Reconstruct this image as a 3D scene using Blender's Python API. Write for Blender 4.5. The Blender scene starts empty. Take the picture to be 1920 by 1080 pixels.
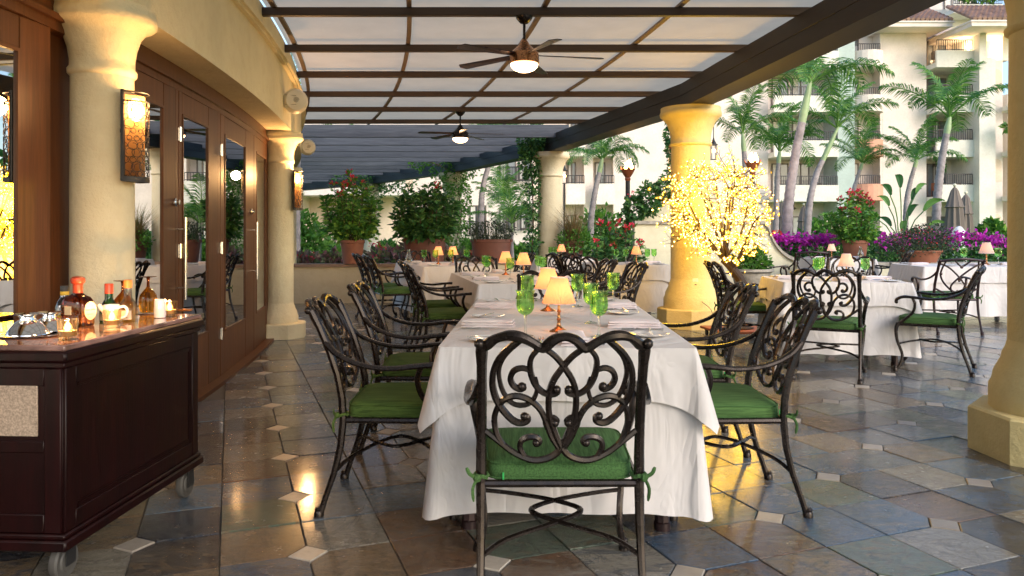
import bpy, bmesh, math, random
from mathutils import Vector, Matrix
PI = math.pi
R_ = math.radians
C = bpy.context.scene.collection
scene = bpy.context.scene
# ------------------------------------------------------------------ camera, sky, sun, exposure
F = 1440.0          # focal length in pixels of the 1920 wide photograph
H = 1.2             # eye height
cam_d = bpy.data.cameras.new('camera'); cam = bpy.data.objects.new('camera', cam_d); C.objects.link(cam)
cam.location = (0, 0, H); cam.rotation_euler = (R_(90), 0, 0)
cam_d.sensor_width = 36; cam_d.lens = 27.0; cam_d.shift_y = -105/1920
cam_d.clip_start = 0.05; cam_d.clip_end = 3000
scene.camera = cam
world = bpy.data.worlds.new('World'); scene.world = world; world.use_nodes = True
wn = world.node_tree; wn.nodes.clear()
sky = wn.nodes.new('ShaderNodeTexSky'); sky.sky_type = 'NISHITA'; sky.sun_disc = False
SUN_EL, SUN_ROT = R_(27), R_(142)
sky.sun_elevation = SUN_EL; sky.sun_rotation = SUN_ROT
sky.air_density = 1.0; sky.dust_density = 1.6; sky.ozone_density = 1.6
bg = wn.nodes.new('ShaderNodeBackground'); bg.inputs['Strength'].default_value = 0.15
wo = wn.nodes.new('ShaderNodeOutputWorld')
wn.links.new(sky.outputs[0], bg.inputs[0]); wn.links.new(bg.outputs[0], wo.inputs[0])
sun_d = bpy.data.lights.new('sun', 'SUN'); sun_d.energy = .65; sun_d.angle = R_(25); sun_d.color = (1, .93, .86)
sun = bpy.data.objects.new('sun', sun_d); C.objects.link(sun)
# Nishita: rotation 0 puts the sun towards +Y, turning clockwise seen from above
sd = Vector((math.sin(SUN_ROT)*math.cos(SUN_EL), math.cos(SUN_ROT)*math.cos(SUN_EL), math.sin(SUN_EL)))
sun.rotation_euler = sd.to_track_quat('Z', 'Y').to_euler()
scene.view_settings.view_transform = 'Standard'; scene.view_settings.look = 'None'
scene.view_settings.gamma = 1; scene.view_settings.use_curve_mapping = False
scene.view_settings.exposure = 1.2

# ------------------------------------------------------------------ helpers
def wx(px, d): return (px-960)*d/F
def wz(py, d): return H+(435-py)*d/F
CX, CY = -34.97, 2.51          # centre of the curved terrace
RO, RW = 37.94, 32.92          # radius of outer columns and of the wall columns
def pol(r, deg): return (CX+r*math.cos(R_(deg)), CY+r*math.sin(R_(deg)))
def ang_px(px, r):
    lo, hi = -3.0, 40.0
    for _ in range(50):
        m = (lo+hi)/2; x, y = pol(r, m)
        if y <= .3 or 960+x/y*F < px: lo = m
        else: hi = m
    return lo

class MB:
    def __init__(s): s.v = []; s.f = []; s.m = []; s.mi = 0
    def add(s, vs, fs):
        o = len(s.v); s.v += [tuple(v) for v in vs]
        for f in fs: s.f.append([i+o for i in f]); s.m.append(s.mi)
        return s
    def box(s, x0, x1, y0, y1, z0, z1):
        return s.add([(x0,y0,z0),(x1,y0,z0),(x1,y1,z0),(x0,y1,z0),(x0,y0,z1),(x1,y0,z1),(x1,y1,z1),(x0,y1,z1)],
                     [(0,3,2,1),(4,5,6,7),(0,1,5,4),(1,2,6,5),(2,3,7,6),(3,0,4,7)])
    def bbox(s, x0, x1, y0, y1, z0, z1, b=.006):
        # box with chamfered edges
        bm = bmesh.new(); bmesh.ops.create_cube(bm, size=1)
        for v in bm.verts: v.co = Vector(((x0+x1)/2+v.co.x*(x1-x0), (y0+y1)/2+v.co.y*(y1-y0), (z0+z1)/2+v.co.z*(z1-z0)))
        bmesh.ops.bevel(bm, geom=bm.edges[:], offset=b, segments=1, affect='EDGES')
        bm.verts.index_update()
        s.add([v.co[:] for v in bm.verts], [[v.index for v in f.verts] for f in bm.faces]); bm.free(); return s
    def obox(s, p0, p1, w, z0, z1):
        # upright box along the floor line p0-p1, w wide
        d = Vector((p1[0]-p0[0], p1[1]-p0[1])); n = Vector((-d.y, d.x)).normalized()*w/2
        a = [(p0[0]+n.x,p0[1]+n.y),(p0[0]-n.x,p0[1]-n.y),(p1[0]-n.x,p1[1]-n.y),(p1[0]+n.x,p1[1]+n.y)]
        return s.prism(a, z0, z1)
    def prism(s, poly, z0, z1):
        n = len(poly)
        ar = sum(poly[i][0]*poly[(i+1)%n][1]-poly[(i+1)%n][0]*poly[i][1] for i in range(n))
        if ar < 0: poly = poly[::-1]
        vs = [(x,y,z0) for x,y in poly]+[(x,y,z1) for x,y in poly]
        return s.add(vs, [list(range(n))[::-1], list(range(n,2*n))]+[(i,(i+1)%n,n+(i+1)%n,n+i) for i in range(n)])
    def xprism(s, poly, y0, y1):
        # polygon in x,z extruded along y
        n = len(poly)
        ar = sum(poly[i][0]*poly[(i+1)%n][1]-poly[(i+1)%n][0]*poly[i][1] for i in range(n))
        if ar < 0: poly = poly[::-1]
        vs = [(x,y0,z) for x,z in poly]+[(x,y1,z) for x,z in poly]
        return s.add(vs, [list(range(n)), list(range(n,2*n))[::-1]]+[((i+1)%n,i,n+i,n+(i+1)%n) for i in range(n)])
    def tube(s, pts, r, n=6, cap=True, flat=1.0, closed=False):
        pts = [Vector(p) for p in pts]; m = len(pts)
        if not hasattr(r, '__len__'): r = [r]*m
        up = Vector((0,0,1)); t0 = (pts[1]-pts[0]).normalized()
        if abs(t0.z) > .9: up = Vector((1,0,0))
        nrm = (up-t0*up.dot(t0)).normalized(); vs = []; fs = []
        for i, p in enumerate(pts):
            a = pts[(i-1)%m] if closed else pts[max(i-1,0)]; b = pts[(i+1)%m] if closed else pts[min(i+1,m-1)]
            t = (b-a)
            t = t.normalized() if t.length > 1e-9 else t0
            nrm = (nrm-t*nrm.dot(t))
            nrm = nrm.normalized() if nrm.length > 1e-6 else t.orthogonal().normalized()
            bn = t.cross(nrm)
            for k in range(n):
                an = 2*PI*k/n; vs.append(p+nrm*math.cos(an)*r[i]+bn*math.sin(an)*r[i]*flat)
        for i in range(m if closed else m-1):
            j = (i+1)%m
            for k in range(n):
                fs.append((i*n+k, i*n+(k+1)%n, j*n+(k+1)%n, j*n+k))
        if cap and not closed: fs.append(list(range(n))[::-1]); fs.append([(m-1)*n+k for k in range(n)])
        return s.add(vs, fs)
    def lathe(s, prof, n=16, c=(0,0,0), cap=True, a0=0, a1=2*PI):
        full = abs(a1-a0-2*PI) < 1e-6; k_ = n if full else n+1; vs = []; fs = []
        for r, z in prof:
            for k in range(k_):
                a = a0+(a1-a0)*k/n; vs.append((c[0]+r*math.cos(a), c[1]+r*math.sin(a), c[2]+z))
        for i in range(len(prof)-1):
            for k in range(n):
                q = (k+1)%k_; fs.append((i*k_+k, i*k_+q, (i+1)*k_+q, (i+1)*k_+k))
        if cap and full:
            if prof[0][0] > 1e-4: fs.append(list(range(k_))[::-1])
            if prof[-1][0] > 1e-4: fs.append([(len(prof)-1)*k_+k for k in range(k_)])
        return s.add(vs, fs)
    def ball(s, c, r, n=8, sq=(1,1,1)):
        prof = [(max(math.sin(PI*i/(n//2+1)),1e-5), -math.cos(PI*i/(n//2+1))) for i in range(n//2+2)]
        o = len(s.v); s.lathe(prof, n, (0,0,0), False)
        for i in range(o, len(s.v)):
            v = s.v[i]; s.v[i] = (c[0]+v[0]*r*sq[0], c[1]+v[1]*r*sq[1], c[2]+v[2]*r*sq[2])
        return s
    def xf(s, M, o=0):
        for i in range(o, len(s.v)): s.v[i] = tuple(M @ Vector(s.v[i]))
        return s
    def mesh(s, name, mat, smooth=True):
        me = bpy.data.meshes.new(name); me.from_pydata(s.v, [], s.f)
        mats = mat if isinstance(mat, (list, tuple)) else [mat]
        for m in mats: me.materials.append(m)
        if len(mats) > 1: me.polygons.foreach_set('material_index', s.m)
        if smooth:
            me.polygons.foreach_set('use_smooth', [True]*len(me.polygons))
            try: me.set_sharp_from_angle(angle=R_(38 if smooth is True else smooth))
            except Exception: pass
        me.update(); return me
    def build(s, name, mat, parent=None, smooth=True, **kw):
        o = bpy.data.objects.new(name, s.mesh(name, mat, smooth)); C.objects.link(o)
        if parent: o.parent = parent
        for k, v in kw.items(): o[k] = v
        return o
def inst(src, parent=None, loc=None, rot=None):
    o = src.copy(); C.objects.link(o)
    if parent is not None: o.parent = parent
    if loc is not None: o.location = loc
    if rot is not None: o.rotation_euler = rot
    return o
def tag(o, label=None, cat=None, group=None, kind=None):
    for k, v in (('label',label),('category',cat),('group',group),('kind',kind)):
        if v: o[k] = v
    return o
def thing(name, label, cat, loc=(0,0,0), rz=0, group=None):
    o = bpy.data.objects.new(name, None); C.objects.link(o); o.empty_display_size = .1
    o.location = loc; o.rotation_euler = (0,0,rz); return tag(o, label, cat, group)
def kids(o): return [c for c in ALLC.get(o.name, [])]
def copy_tree(root, loc=None, rz=None, label=None, group=None):
    def rec(o, par):
        c = o.copy(); C.objects.link(c)
        if par: c.parent = par
        for ch in list(o.children): rec(ch, c)
        return c
    r = rec(root, None)
    if loc is not None: r.location = loc
    if rz is not None: r.rotation_euler = (0,0,rz)
    if label: r['label'] = label
    if group: r['group'] = group
    return r
def light(name, kind, loc, energy, color, size, parent=None):
    l = bpy.data.lights.new(name, kind); l.energy = energy; l.color = color; l.shadow_soft_size = size
    o = bpy.data.objects.new(name, l); C.objects.link(o); o.location = loc
    if parent: o.parent = parent
    return o
def spline(pts, n=5, closed=False):
    # Catmull-Rom through the points
    P = [Vector(p) for p in pts]; out = []; m = len(P)
    rng = range(m if closed else m-1)
    for i in rng:
        p1 = P[i]; p2 = P[(i+1)%m]
        p0 = P[(i-1)%m] if (closed or i > 0) else p1*2-p2
        p3 = P[(i+2)%m] if (closed or i+2 < m) else p2*2-p1
        for k in range(n):
            t = k/n
            out.append(.5*((2*p1)+(p2-p0)*t+(2*p0-5*p1+4*p2-p3)*t*t+(3*p1-p0-3*p2+p3)*t**3))
    if not closed: out.append(P[-1])
    return out

# ------------------------------------------------------------------ materials
class NT:
    def __init__(s, name):
        s.m = bpy.data.materials.new(name); s.m.use_nodes = True; s.t = s.m.node_tree
        s.t.nodes.clear(); s.out = s.n('ShaderNodeOutputMaterial')
    def n(s, typ, ins=None, **kw):
        nd = s.t.nodes.new(typ)
        for k, v in kw.items(): setattr(nd, k, v)
        for k, v in (ins or {}).items():
            i = nd.inputs[k]
            if isinstance(v, bpy.types.NodeSocket): s.t.links.new(v, i)
            else: i.default_value = v
        return nd
    def noise(s, scale, detail=4, vec=None, rough=.55, dist=0):
        d = {'Scale':scale,'Detail':detail,'Roughness':rough,'Distortion':dist}
        if vec is not None: d['Vector'] = vec
        return s.n('ShaderNodeTexNoise', d).outputs['Fac']
    def ramp(s, fac, stops, interp='LINEAR'):
        r = s.n('ShaderNodeValToRGB', {'Fac':fac}); cr = r.color_ramp; cr.interpolation = interp
        while len(cr.elements) < len(stops): cr.elements.new(.5)
        for e, (p, c) in zip(cr.elements, stops):
            e.position = p; e.color = (c[0],c[1],c[2],1) if hasattr(c,'__len__') else (c,c,c,1)
        return r.outputs[0]
    def math(s, op, a, b=0.0, c=None):
        d = {0:a, 1:b}
        if c is not None: d[2] = c
        return s.n('ShaderNodeMath', d, operation=op).outputs[0]
    def mix(s, f, a, b, typ='MIX'):
        nd = s.n('ShaderNodeMix', data_type='RGBA', blend_type=typ)
        for k, v in ((0,f),(6,a),(7,b)):
            if isinstance(v, bpy.types.NodeSocket): s.t.links.new(v, nd.inputs[k])
            else: nd.inputs[k].default_value = v if not hasattr(v,'__len__') else (v[0],v[1],v[2],1)
        return nd.outputs[2]
    def pos(s): return s.n('ShaderNodeNewGeometry').outputs['Position']
    def obj(s): return s.n('ShaderNodeTexCoord').outputs['Object']
    def island(s): return s.n('ShaderNodeNewGeometry').outputs['Random Per Island']
    def rnd(s): return s.n('ShaderNodeObjectInfo').outputs['Random']
    def bump(s, h, st=.3, dist=.01, nrm=None):
        d = {'Height':h,'Strength':st,'Distance':dist}
        if nrm is not None: d['Normal'] = nrm
        return s.n('ShaderNodeBump', d).outputs[0]
    def principled(s, **kw):
        names = {'color':'Base Color','rough':'Roughness','metal':'Metallic','spec':'Specular IOR Level','trans':'Transmission Weight',
                 'ior':'IOR','coat':'Coat Weight','coatr':'Coat Roughness','em':'Emission Color','es':'Emission Strength','nrm':'Normal',
                 'sheen':'Sheen Weight','alpha':'Alpha','sss':'Subsurface Weight'}
        p = s.n('ShaderNodeBsdfPrincipled')
        for k, v in kw.items():
            i = p.inputs[names[k]]
            if isinstance(v, bpy.types.NodeSocket): s.t.links.new(v, i)
            elif hasattr(v,'__len__'): i.default_value = (v[0],v[1],v[2],1)
            else: i.default_value = v
        return p.outputs[0]
    def done(s, sh):
        s.t.links.new(sh, s.out.inputs['Surface']); return s.m

def m_simple(name, col, rough=.5, metal=0, var=.15, nscale=8, bump=0, bscale=60, spec=.5, coat=0, bdist=.003):
    t = NT(name); v = t.pos() if nscale < 0 else t.obj()
    n = t.noise(abs(nscale), 4, v)
    c = t.ramp(n, [(.3,[x*(1-var) for x in col]),(.7,[min(1,x*(1+var)) for x in col])])
    r = t.ramp(n, [(.3,max(0,rough-.07)),(.7,min(1,rough+.07))])
    kw = dict(color=c, rough=r, metal=metal, spec=spec, coat=coat)
    if bump: kw['nrm'] = t.bump(t.noise(bscale, 3, v), bump, bdist)
    return t.done(t.principled(**kw))
def m_stucco(name, col, grime=.25, bscale=45, bump=.5, bd=.006):
    t = NT(name); p = t.pos()
    n1 = t.noise(1.3, 5, p); n2 = t.noise(9, 5, p, .65)
    c = t.ramp(n1, [(.3,[x*(1-grime) for x in col]),(.65,col)])
    c = t.mix(t.ramp(n2, [(.45,0),(.75,.3)]), c, [col[0]*.7,col[1]*.62,col[2]*.5])
    h = t.math('ADD', t.noise(bscale, 6, p, .7), t.math('MULTIPLY', t.noise(6, 3, p), 1.2))
    return t.done(t.principled(color=c, rough=.86, spec=.25, nrm=t.bump(h, bump, bd)))
def m_slate():
    t = NT('slate'); p = t.pos(); g = t.math('FRACT', t.math('ADD', t.math('MULTIPLY', t.rnd(), 7.31), t.math('MULTIPLY', t.island(), 3.17)))
    off = t.n('ShaderNodeVectorMath', {0:p, 1:t.n('ShaderNodeCombineXYZ', {0:t.math('MULTIPLY',g,13.0),1:t.math('MULTIPLY',g,29.0),2:t.math('MULTIPLY',g,7.0)}).outputs[0]}, operation='ADD').outputs[0]
    a = t.ramp(g, [(0,(.048,.092,.155)),(.14,(.20,.135,.075)),(.26,(.013,.025,.048)),(.40,(.25,.225,.18)),(.52,(.075,.135,.20)),(.66,(.13,.060,.022)),(.76,(.09,.125,.085)),(.86,(.028,.022,.021)),(.93,(.12,.145,.17))], 'CONSTANT')
    g2 = t.math('FRACT', t.math('MULTIPLY', g, 17.7))
    b = t.ramp(g2, [(0,(.15,.09,.04)),(.3,(.05,.07,.10)),(.6,(.18,.155,.115)),(.85,(.04,.034,.03))], 'CONSTANT')
    st = t.n('ShaderNodeMapping', {'Vector':off,'Scale':(1,2.6,1),'Rotation':(0,0,.5)}).outputs[0]
    n = t.noise(5.0, 9, st, .72, 1.4)
    c = t.mix(t.ramp(n, [(.51,0),(.58,.75)]), a, b)
    n2 = t.noise(22, 6, st, .7)
    c = t.mix(t.ramp(n2, [(.48,.0),(.68,.4)]), c, t.ramp(n, [(.3,(.025,.028,.034)),(.7,(.24,.21,.17))]))
    rdg2 = t.math('ABSOLUTE', t.math('SUBTRACT', t.noise(3.1, 9, off, .75, 2.2), .52))
    c = t.mix(t.ramp(rdg2, [(.0,.7),(.008,.3),(.02,0)]), c, (.02,.02,.022))
    crack = t.noise(5, 8, st, .75, 2.5)
    layer = t.ramp(crack, [(.0,0),(.44,.1),(.47,.45),(.56,.5),(.585,.8),(1,1)])
    h = t.math('ADD', t.math('MULTIPLY', layer, 1.0), t.math('MULTIPLY', t.noise(40, 6, st, .7), .45))
    h = t.math('ADD', h, t.math('MULTIPLY', t.noise(4, 3, off), .9))
    r = t.ramp(t.noise(12, 4, off), [(.3,.09),(.7,.30)])
    return t.done(t.principled(color=c, rough=r, spec=.8, coat=.5, coatr=.12, nrm=t.bump(h, 1.0, .012)))
def m_wood(name, c0, c1, rough=.4, coat=.2, axis=2, sc=1.0, pos=True, spec=.5):
    t = NT(name); v = t.pos() if pos else t.obj()
    s = [14*sc,14*sc,14*sc]; s[axis] = .9*sc
    mp = t.n('ShaderNodeMapping', {'Vector':v,'Scale':s}).outputs[0]
    n = t.noise(2.2, 6, mp, .6, .6); n2 = t.noise(9, 4, mp, .6)
    c = t.ramp(n, [(.3,c0),(.7,c1)])
    c = t.mix(t.math('MULTIPLY', n2, .35), c, [x*.4 for x in c0])
    c = t.mix(t.math('MULTIPLY', t.rnd(), .45), c, [x*.45 for x in c0])
    return t.done(t.principled(color=c, rough=rough, coat=coat, coatr=.25, spec=spec, nrm=t.bump(n2, .25, .002)))
def m_leaf(name, cols, trans=.35, rough=.45):
    t = NT(name); g = t.math('FRACT', t.math('ADD', t.island(), t.math('MULTIPLY', t.rnd(), .37)))
    k = len(cols)
    c = t.ramp(g, [(i/(k-1), cc) for i, cc in enumerate(cols)])
    p = t.principled(color=c, rough=rough, spec=.4)
    tr = t.n('ShaderNodeBsdfTranslucent', {'Color':t.mix(.5, c, [1,1,.3], 'MULTIPLY')}).outputs[0]
    return t.done(t.n('ShaderNodeMixShader', {0:trans, 1:p, 2:tr}).outputs[0])
def m_emit(name, col, st):
    t = NT(name); return t.done(t.n('ShaderNodeEmission', {'Color':(*col,1),'Strength':st}).outputs[0])
def m_pane(name, tint=(.9,.95,.93), boost=1.5, rough=0.0, base=0.0):
    t = NT(name)
    fr = t.n('ShaderNodeFresnel', {'IOR':boost}).outputs[0]
    g = t.n('ShaderNodeBsdfGlossy', {'Roughness':rough,'Color':(1,1,1,1)}).outputs[0]
    tr = t.n('ShaderNodeBsdfTransparent', {'Color':(*tint,1)}).outputs[0]
    fr = t.math('ADD', t.math('MULTIPLY', fr, 1-base), base)
    return t.done(t.n('ShaderNodeMixShader', {0:fr, 1:tr, 2:g}).outputs[0])
def m_glass(name, col, rough=.02, mixt=.35):
    # blown glass: refraction with a thin coloured see-through share
    t = NT(name)
    p = t.principled(color=col, rough=rough, trans=1.0, ior=1.45)
    tr = t.n('ShaderNodeBsdfTransparent', {'Color':(*col,1)}).outputs[0]
    return t.done(t.n('ShaderNodeMixShader', {0:mixt, 1:p, 2:tr}).outputs[0])
def m_cloth(name, col, weave=900, tr=0.0, bump=.15, rough=.95, streak=0, wrinkle=0, crease=False):
    t = NT(name); v = t.obj()
    n = t.noise(2.5, 3, v)
    c = t.ramp(n, [(.3,[x*.9 for x in col]),(.7,col)])
    if streak: c = t.mix(t.math('MULTIPLY', t.rnd(), .35), c, [col[0]*1.5, col[1]*1.05, col[2]*.8])
    if streak:
        mp = t.n('ShaderNodeMapping', {'Vector':v,'Scale':(75,2.2,75)}).outputs[0]
        c = t.mix(t.ramp(t.noise(2, 4, mp, .7), [(.42,0),(.62,streak)]), c, [x*.4 for x in col])
    w = t.n('ShaderNodeTexWave', {'Vector':v,'Scale':weave/6.28,'Distortion':1.5}).outputs['Fac']
    h = t.math('ADD', t.math('MULTIPLY', w, .3), t.noise(weave*.5, 2, v))
    nb = t.bump(h, bump, .0015)
    if wrinkle:
        mp = t.n('ShaderNodeMapping', {'Vector':v,'Scale':(1,1,.45)}).outputs[0]
        nb = t.bump(t.math('ABSOLUTE', t.math('SUBTRACT', t.noise(4.5, 3, mp, .5, .8), .5)), wrinkle, .035, nb)
    if crease:
        sp_ = t.n('ShaderNodeSeparateXYZ', {0:v})
        for ax, per_ in ((0,.5),(1,.6)):
            f_ = t.math('ABSOLUTE', t.math('SUBTRACT', t.math('FRACT', t.math('ADD', t.math('MULTIPLY', sp_.outputs[ax], 1/per_), .5)), .5))
            nb = t.bump(t.ramp(f_, [(0,1),(.012,.25),(.03,0)]), .35, .004, nb)
    p = t.principled(color=c, rough=rough, spec=.2, sheen=(0.0 if streak else .1), nrm=nb)
    if not tr: return t.done(p)
    tl = t.n('ShaderNodeBsdfTranslucent', {'Color':t.mix(.0, c, c)}).outputs[0]
    return t.done(t.n('ShaderNodeMixShader', {0:tr, 1:p, 2:tl}).outputs[0])

M = {}
M['slate'] = m_slate()
def m_inset():
    t = NT('cream_inset'); p = t.pos(); n = t.noise(14, 6, p, .7)
    c = t.ramp(t.rnd(), [(0,(.27,.235,.195)),(.5,(.40,.35,.29)),(1,(.47,.42,.35))]); c = t.mix(t.ramp(n, [(.45,0),(.75,.6)]), c, (.20,.16,.125))
    return t.done(t.principled(color=c, rough=.38, nrm=t.bump(n, .3, .003)))
M['inset'] = m_inset()
M['grout'] = m_simple('grout', (.085,.075,.065), .85, nscale=-20, bump=.4)
M['cream'] = m_stucco('cream_stucco', (.78,.71,.50), .14, 32, .9, .009)
M['cream2'] = m_stucco('pale_column_stucco', (.64,.59,.44), .12, 32, .9, .009)
M['ochre'] = m_stucco('ochre_column_stucco', (.66,.54,.26), .12, 32, .9, .009)
M['low'] = m_stucco('low_wall_stucco', (.64,.53,.34), .15, 32, .8, .008)
M['capst'] = m_simple('wall_cap', (.27,.17,.11), .7, nscale=-12, bump=.4)
M['gwall'] = m_stucco('garden_wall_stucco', (.72,.68,.50), .12)
M['stone'] = m_simple('carved_stone', (.36,.33,.28), .85, var=.3, nscale=14, bump=.6, bscale=40)
M['door'] = m_wood('door_mahogany', (.095,.034,.012), (.175,.066,.024), .45, .04, spec=.25)
M['beam'] = m_wood('dark_beam_wood', (.010,.006,.005), (.026,.015,.010), .6, .0, axis=1)
M['battenw'] = m_wood('batten_wood', (.20,.14,.10), (.30,.22,.15), .6, 0, axis=1)
M['rafter'] = m_wood('rafter_wood', (.05,.027,.016), (.10,.055,.03), .55, .1, axis=0)
M['slat'] = m_wood('grey_slat_wood', (.05,.058,.078), (.12,.135,.165), .7, 0, axis=0)
M['beam2'] = m_wood('blue_grey_beam_wood', (.012,.016,.028), (.03,.038,.060), .6, 0, axis=0)
M['cart'] = m_wood('cart_mahogany', (.006,.001,.001), (.024,.0028,.003), .42, .0, spec=.22)
M['canvas'] = m_cloth('shade_canvas', (.66,.60,.485), 260, tr=.44, bump=.3, wrinkle=.25)
M['metal'] = m_simple('cast_bronze', (.024,.017,.014), .27, metal=.55, var=.35, nscale=30, bump=.15, bscale=120, bdist=.001)
M['metal2'] = m_simple('dark_plum_metal', (.03,.015,.015), .33, metal=.4, var=.3, nscale=30)
M['green'] = m_cloth('green_cushion', (.075,.17,.055), 700, bump=.4, streak=.8)
M['olive'] = m_cloth('olive_cushion', (.085,.15,.035), 700, bump=.4, streak=.8)
M['linen'] = m_cloth('white_linen', (.75,.715,.70), 1100, tr=.12, bump=.12, wrinkle=.9, crease=True)
M['napkin'] = m_cloth('pink_white_napkin', (.82,.74,.75), 900, bump=.15)
M['porc'] = m_simple('white_porcelain', (.82,.80,.78), .12, var=.02, coat=.4)
M['steel'] = m_simple('polished_steel', (.6,.6,.6), .16, metal=1, var=.1)
M['brass'] = m_simple('aged_brass', (.42,.2,.09), .28, metal=.9, var=.25, nscale=40)
M['chrome'] = m_simple('satin_chrome', (.7,.68,.65), .22, metal=1, var=.05)
M['pewter'] = m_simple('mirror_silver', (.8,.78,.76), .06, metal=1, var=.03)
M['pane'] = m_pane('door_pane', (.5,.55,.53), 3.0, base=.55)
M['winglass'] = m_simple('dark_window_glass', (.13,.14,.15), .08, var=.4, nscale=.6, spec=.8)
M['glassgreen'] = m_glass('green_glass', (.74,.955,.63), .01, .72)
M['glassclear'] = m_glass('clear_glass', (.93,.98,.96), .01, .5)
M['amber'] = m_glass('amber_glass', (.80,.42,.05), .02, .4)
M['cognac'] = m_glass('cognac_glass', (.42,.12,.02), .02, .3)
M['darkbottle'] = m_simple('dark_bottle_glass', (.02,.012,.008), .08, coat=.5, spec=.8)
M['greenbottle'] = m_glass('bottle_green_glass', (.10,.45,.06), .02, .2)
M['terra'] = m_simple('terracotta', (.27,.10,.055), .75, var=.2, nscale=5, bump=.3)
M['terrad'] = m_simple('dark_terracotta', (.15,.055,.038), .6, var=.2, nscale=5, bump=.3)
M['soil'] = m_simple('soil', (.04,.028,.02), .95, nscale=20, bump=.6)
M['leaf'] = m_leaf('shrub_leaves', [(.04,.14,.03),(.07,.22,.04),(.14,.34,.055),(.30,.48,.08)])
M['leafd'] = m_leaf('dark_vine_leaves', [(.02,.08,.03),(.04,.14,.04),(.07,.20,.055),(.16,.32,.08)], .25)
M['leafl'] = m_leaf('light_leaves', [(.05,.15,.03),(.09,.24,.04),(.16,.34,.05)], .45)
M['leafp'] = m_leaf('purple_leaves', [(.07,.14,.06),(.20,.07,.10),(.12,.20,.07),(.26,.11,.13),(.30,.28,.12)], .3)
M['leafg'] = m_leaf('grey_green_blades', [(.03,.05,.035),(.05,.08,.05),(.09,.10,.06)], .25)
M['straw'] = m_leaf('straw_blades', [(.30,.22,.10),(.20,.12,.07),(.14,.20,.06)], .3)
M['palm'] = m_leaf('palm_leaflets', [(.045,.17,.055),(.08,.24,.06),(.15,.33,.07),(.28,.46,.11)], .4, .38)
M['red'] = m_leaf('red_petals', [(.55,.02,.03),(.75,.05,.06),(.6,.03,.12)], .3)
M['mag'] = m_leaf('magenta_bracts', [(.42,.01,.42),(.6,.03,.55),(.7,.06,.5)], .35)
M['stem'] = m_simple('woody_stem', (.10,.06,.04), .85, nscale=20, bump=.4)
M['trunk'] = m_simple('palm_trunk', (.30,.26,.26), .85, var=.35, nscale=7, bump=.5, bscale=30)
M['shaft'] = m_simple('palm_crownshaft', (.30,.40,.20), .45, var=.15, nscale=5)
M['fairy'] = m_emit('led_blossom', (1,.47,.04), 1.15)
M['fairyc'] = m_emit('led_blossom_core', (1,.72,.32), 7.0)
M['votive'] = m_glass('votive_glass', (1,.90,.72), .01, .6)
M['cflame'] = m_emit('candle_flame', (1,.50,.13), 9)
M['flame'] = m_emit('flame', (1,.50,.14), 22)
M['fanlight'] = m_emit('fan_light_glass', (1,.60,.32), 5.5)
M['bulb'] = m_emit('sconce_bulb', (1,.55,.18), 30)
def m_diff():
    t = NT('sconce_diffuser')
    tl = t.n('ShaderNodeBsdfTranslucent', {'Color':(.75,.42,.2,1)}).outputs[0]
    df = t.n('ShaderNodeBsdfTransparent', {'Color':(.95,.8,.6,1)}).outputs[0]
    return t.done(t.n('ShaderNodeMixShader', {0:.35,1:tl,2:df}).outputs[0])
M['diff'] = m_diff()
def m_shade(name, col, em):
    t = NT(name)
    tl = t.n('ShaderNodeBsdfTranslucent', {'Color':(*col,1)}).outputs[0]
    df = t.n('ShaderNodeBsdfDiffuse', {'Color':(*col,1)}).outputs[0]
    e = t.n('ShaderNodeEmission', {'Color':(1,.5,.24,1),'Strength':em}).outputs[0]
    m = t.n('ShaderNodeMixShader', {0:.5,1:df,2:tl}).outputs[0]
    return t.done(t.n('ShaderNodeAddShader', {0:m,1:e}).outputs[0])
M['shade'] = m_shade('lit_lamp_shade', (.80,.42,.25), .10)
M['shadew'] = m_shade('pale_lamp_shade', (.80,.62,.54), .02)
M['bwhite'] = m_stucco('building_white', (.81,.71,.64), .14, 8, .15, .02)
M['bpale'] = m_stucco('building_pale', (.78,.74,.66), .14, 8, .15, .02)
M['bteal'] = m_stucco('building_teal', (.48,.56,.52), .14, 8, .15, .02)
M['bcoral'] = m_stucco('building_coral', (.72,.36,.25), .14, 8, .15, .02)
M['bbeige'] = m_stucco('building_beige', (.78,.63,.50), .14, 8, .15, .02)
M['roof'] = m_simple('roof_tiles', (.33,.20,.15), .8, var=.35, nscale=1.5)
M['iron'] = m_simple('balcony_iron', (.03,.03,.035), .5, metal=.4)
M['frame'] = m_simple('window_frame_dark', (.13,.10,.08), .5)
M['curtain'] = m_simple('curtain', (.68,.64,.58), .9, nscale=3)
M['umbr'] = m_cloth('umbrella_cloth', (.20,.165,.14), 100)
M['speaker'] = m_simple('speaker_plastic', (.75,.71,.62), .45, var=.03)
M['black'] = m_simple('black_matte', (.015,.015,.016), .5)
M['rubber'] = m_simple('grey_rubber', (.07,.066,.06), .6, nscale=20)
M['marble'] = m_simple('cart_marble', (.30,.17,.14), .08, var=.45, nscale=9, coat=.6)
M['speck'] = m_simple('speckled_panel', (.42,.32,.24), .8, var=.4, nscale=150)
M['lime'] = m_simple('lit_interior', (.20,.13,.08), .8, nscale=2)
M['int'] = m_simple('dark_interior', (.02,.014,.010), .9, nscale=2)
M['redcap'] = m_simple('red_wax_cap', (.42,.05,.015), .35, nscale=30)
M['orangecap'] = m_simple('orange_cap', (.72,.24,.06), .45, nscale=40)
M['label'] = m_simple('cream_label', (.70,.62,.42), .6, nscale=40)
M['yellow'] = m_simple('yellow_label', (.75,.5,.06), .5, nscale=40)
M['ink'] = m_simple('ink', (.05,.03,.02), .6)
M['redtrunk'] = m_simple('cart_board_wood', (.25,.07,.025), .5, nscale=12)
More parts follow.
